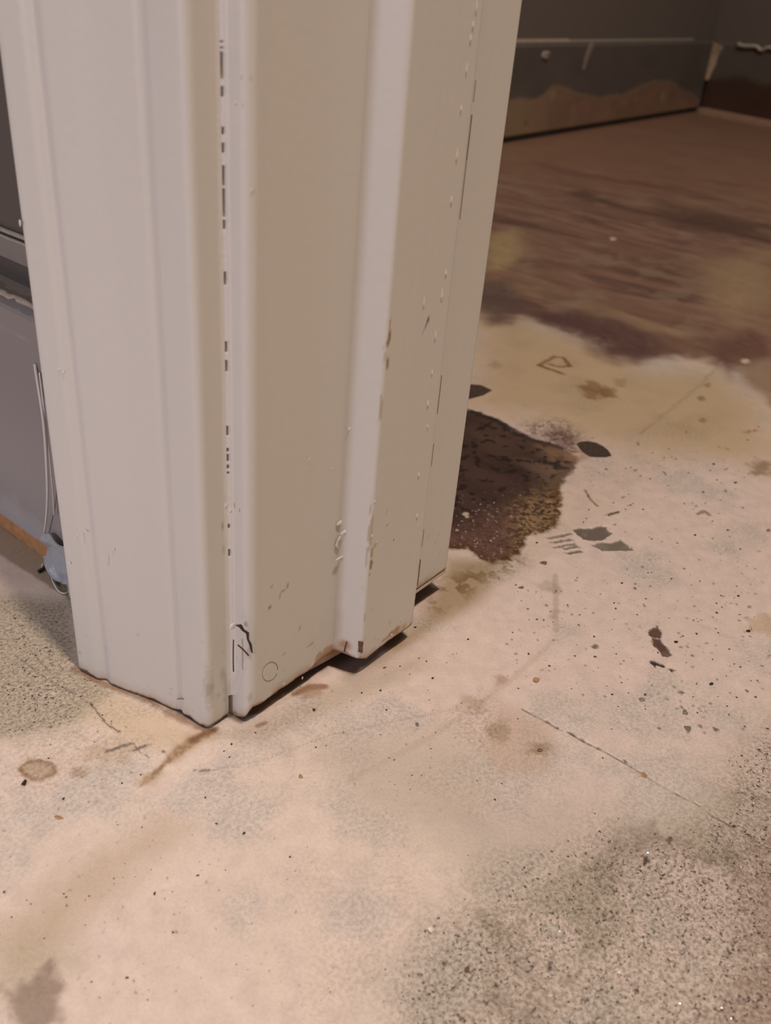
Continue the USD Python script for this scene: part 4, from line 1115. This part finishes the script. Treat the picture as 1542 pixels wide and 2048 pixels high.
black = [(936, 1279, 4), (998, 1158, 3), (1112, 1182, 3), (1107, 1281, 3), (1035, 1438, 3), (1206, 1516, 3), (954, 1562, 2.5), (1004, 1568, 3.2), (990, 1600, 3.5), (1190, 1628, 2.8), (1231, 1217, 3.5), (1228, 1206, 3), (1477, 1192, 4), (1433, 1226, 4), (1497, 1263, 6),
         (284, 1655, 3.2), (433, 1648, 4), (488, 1668, 4), (580, 1714, 4), (396, 1751, 4.5), (309, 1787, 4.5), (227, 1757, 3), (9, 1785, 4), (127, 1788, 3), (132, 1794, 3.2), (132, 1811, 3.6), (254, 1956, 4), (183, 1964, 3), (346, 1865, 3.5), (410, 1596, 3.2), (244, 1567, 3.6), (282, 1550, 3.2), (127, 1599, 4),
         (463, 1489, 4), (448, 1503, 3), (459, 1515, 3), (511, 1466, 3), (628, 1421, 6), (632, 1495, 2.6), (761, 1470, 2.5), (773, 1421, 3.5), (830, 1255, 4), (865, 1357, 4.5), (853, 1323, 3), (838, 1317, 2.5), (769, 1336, 5), (800, 1333, 3), (761, 1382, 3.5), (723, 1386, 3.5), (704, 1402, 2.2), (1284, 1551, 2.2),
         (1290, 1391, 4.5), (1352, 1285, 6), (1422, 1369, 6.5), (1045, 1030, 3), (1178, 1020, 3), (1173, 1037, 2.6), (1167, 1045, 3), (1303, 1078, 3.4), (1390, 1071, 4), (1455, 1061, 4), (1470, 966, 5), (1406, 985, 3.4), (1175, 993, 3), (1244, 1167, 4), (1296, 1146, 3), (1154, 1156, 3), (1074, 1086, 4), (1343, 1158, 3), (1480, 1099, 3.5),
         (1300, 958, 3), (1427, 929, 4), (1376, 947, 3), (62, 1808, 2.5), (23, 1834, 3), (88, 1877, 3), (302, 1739, 2.4), (348, 1829, 2.4), (178, 1792, 3), (97, 1517, 3.6), (101, 1489, 2.5), (205, 1431, 3), (223, 1443, 2.6)]
def region(x, y):
    if y < 1110 and x > 1030:
        return "tiny black crumb among the specks around the grey scraped patch", "black crumbs by the grey scraped patch"
    if x > 1140 and y < 1530:
        return "small black crumb among the specks around the wet brown scrape", "black crumbs around the wet brown scrape"
    if y < 1440 and x > 690:
        return "tiny black crumb on the pale floor just outside the door stop", "black crumbs outside the door stop"
    if x < 300 and y < 1620:
        return "small black crumb on the stained floor between casing and ring stain", "black crumbs near the ring stain"
    if x < 300:
        return "tiny black crumb on the pale floor below the tan flake", "black crumbs below the tan flake"
    if x > 880:
        return "tiny black crumb on the pale floor between the cracked seam and the gritty patch", "black crumbs before the cracked seam"
    if y < 1540:
        return "tiny black crumb lying close in front of the jamb and casing corner", "black crumbs in front of the jamb corner"
    return "tiny black crumb on the clean bright floor well in front of the door frame", "black crumbs on the bright floor"


for q, (x, y, s) in enumerate(black):
    lie("dirt_crumb", (x, y), s * 0.62, BLACK, region(x, y)[0], "dirt crumb", region(x, y)[1], seed=100 + q, ang=q * 1.3, elong=1.0 + 0.4 * ((q * 7) % 3) / 2)
for nm, px, s, mt, lab, cat, fl, el, an in (
        ("pebble", (1073, 1362), 9, TANCHIP, "glossy tan pebble with a dark tail, alone right of the door stop", "pebble", 0.4, 1.15, 0.6),
        ("pebble", (834, 1450), 6, GREYCHIP, "small grey oblong pebble below the door stop's foot", "pebble", 0.5, 1.3, 0.9),
        ("dirt_clod", (1079, 1502), 6.5, BROWN, "dark brown clod with a stained halo, left of the cracked seam", "dirt clod", 0.55, 1.25, -0.4),
        ("wood_splinter", (1288, 1551), 8, TANCHIP, "tan wood splinter just beyond the end of the cracked seam", "wood splinter", 0.25, 1.5, 0.35),
        ("wood_splinter", (117, 1635), 13, TANCHIP, "tan flake lying below the ring stain at the left", "wood flake", 0.15, 0.5, 0.6),
        ("dirt_clod", (49, 1568), 7, BLACK, "glossy black clod at the edge of the brown ring stain", "dirt clod", 0.8, 1.1, 0.2),
        ("paint_flake", (602, 1553), 6, TANCHIP, "small tan flake on bare pale floor in front of the door jamb", "paint flake", 0.3, 1.2, 0.8),
        ("paint_flake", (862, 1862), 10, PALECHIP, "curled pale flake with a dark shadow on the gritty floor", "paint flake", 0.55, 1.4, 1.0),
        ("dirt_clod", (935, 1941), 8, DARKWOOD, "dark red-brown crumb on the gritty floor near the bottom edge", "dirt clod", 0.55, 0.9, 0.5),
        ("dirt_clod", (1043, 1175), 6, BROWN, "small rusty brown crumb right of the jamb's far end", "dirt clod", 0.5, 1.5, -0.5),
        ("dirt_clod", (1088, 1127), 7, BROWN, "rusty brown crumb below the grey scraped patch", "dirt clod", 0.4, 1.4, -0.7),
        ("paint_flake", (1284, 1400), 9, GREYCHIP, "flat grey-brown flake below the wet brown scrape", "paint flake", 0.3, 1.2, 0.3),
        ("paint_flake", (1370, 1425), 9, GREYCHIP, "round grey flake among many specks, upper of two big ones", "paint flake", 0.35, 1.1, 0.7),
        ("paint_flake", (1375, 1457), 9, GREYCHIP, "angular grey flake among many specks, lower of two big ones", "paint flake", 0.35, 1.3, 0.9),
        ("plaster_crumb", (93, 1118), 7, PALECHIP, "pale tan plaster crumb under the peeled paint skin", "plaster crumb", 0.8, 1.0, 0.3),
        ("plaster_crumb", (85, 1134), 6, PALECHIP, "pale plaster crumb beside the dark twig by the skirting", "plaster crumb", 0.8, 1.1, 1.3),
        ("plaster_crumb", (103, 1126), 5, TANCHIP, "tan plaster crumb between the paint skin and the twig", "plaster crumb", 0.8, 1.0, 2.3)):
    lie(nm, px, s * 0.8, mt, lab, cat, None, fl, el, an, seed=int(px[0] * 3 + px[1]))
tw = F((78, 1146), (90, 1139), (108, 1135), (126, 1133))
tag(obj("twig", tube(np.c_[tw, [0.0008, 0.001, 0.0012, 0.0009]], [0.0009, 0.0006, 0.0005, 0.0005], 7), BLACK, smooth=True), "short black twig on the floor at the end of the left skirting", "twig")

# ------------------------------------------------------------------ loose grit nobody could count: dark specks, and pale glossy grains on the gritty patches
def scatter(regions, seed, flat):
    r = np.random.default_rng(seed)
    vs, fs, n_ = [], [], 0
    base = [crumb_mesh(700 + q, 1.0, flat, 1.0 + 0.25 * (q % 4)) for q in range(8)]
    for poly, count, s0, s1 in regions:
        poly = np.asarray(poly, float)
        lo_, hi_ = poly.min(0), poly.max(0)
        c_ = r.uniform(lo_, hi_, (count * 3, 2))
        c_ = c_[sd_poly(c_, poly) < r.uniform(-40, 25, len(c_))][:count]
        o_ = F(*c_)
        for (x, y), px in zip(o_, r.uniform(0, 1, len(o_)) ** 2.2 * (s1 - s0) + s0):
            if y > -0.004 and -0.012 < x < 0.125 or (y > -0.019 and 0.05 < x < 0.095):
                continue
            m_ = base[r.integers(8)]
            a_, k_ = r.uniform(0, 6.28), px * math.hypot(math.hypot(x - CAM[0], y - CAM[1]), CAM[2]) / FPX
            v = m_.vertices * k_
            v = np.c_[v[:, 0] * math.cos(a_) - v[:, 1] * math.sin(a_), v[:, 0] * math.sin(a_) + v[:, 1] * math.cos(a_), v[:, 2]]
            vs.append(v + [x, y, -0.00008]); fs.append(m_.faces + n_); n_ += len(v)
    return np.vstack(vs), np.vstack(fs)


GRIT = [(1800, 1480), (1542, 1450), (1480, 1500), (1410, 1590), (1310, 1640), (1200, 1640), (1120, 1700), (1010, 1750), (920, 1800), (860, 1860), (800, 1960), (770, 2060), (900, 2300), (1500, 2400), (1900, 2200)]
LEFTG = [(0, 1200), (130, 1215), (155, 1335), (235, 1385), (150, 1440), (0, 1470)]
tag(obj("grit", scatter([(GRIT, 2700, 0.8, 2.6), (LEFTG, 260, 0.8, 2.4), ([(1000, 1180), (1542, 1060), (1542, 1500), (1000, 1420)], 230, 0.8, 2.6), ([(1180, 880), (1542, 850), (1542, 1080), (1180, 1080)], 90, 0.8, 2.4),
                         ([(0, 1480), (400, 1500), (900, 1460), (1000, 1750), (800, 2048), (0, 2048)], 260, 0.6, 1.6), ([(600, 1400), (900, 1270), (1000, 1500), (700, 1600)], 90, 0.7, 2.0)], 5, 0.35),
        simple("dark_grit", (0.085, 0.062, 0.048), 0.45, 0, 900, 0.5), None, smooth=False), "fine dark grit scattered over the pale floor", "grit", kind="stuff")
tag(obj("grit", scatter([(GRIT, 2300, 0.7, 1.9), ([(880, 1480), (1150, 1560), (1100, 1800), (880, 1900)], 120, 0.6, 1.4), ([(930, 1000), (1120, 1010), (1040, 1100), (900, 1100)], 60, 0.6, 1.8), (LEFTG, 60, 0.6, 1.4)], 9, 0.55),
        simple("glossy_grit", (0.62, 0.52, 0.44), 0.12, 0, 900, 0.1, 1.0), None, smooth=False), "pale glossy grains sparkling on the gritty floor patches", "grit", kind="stuff")
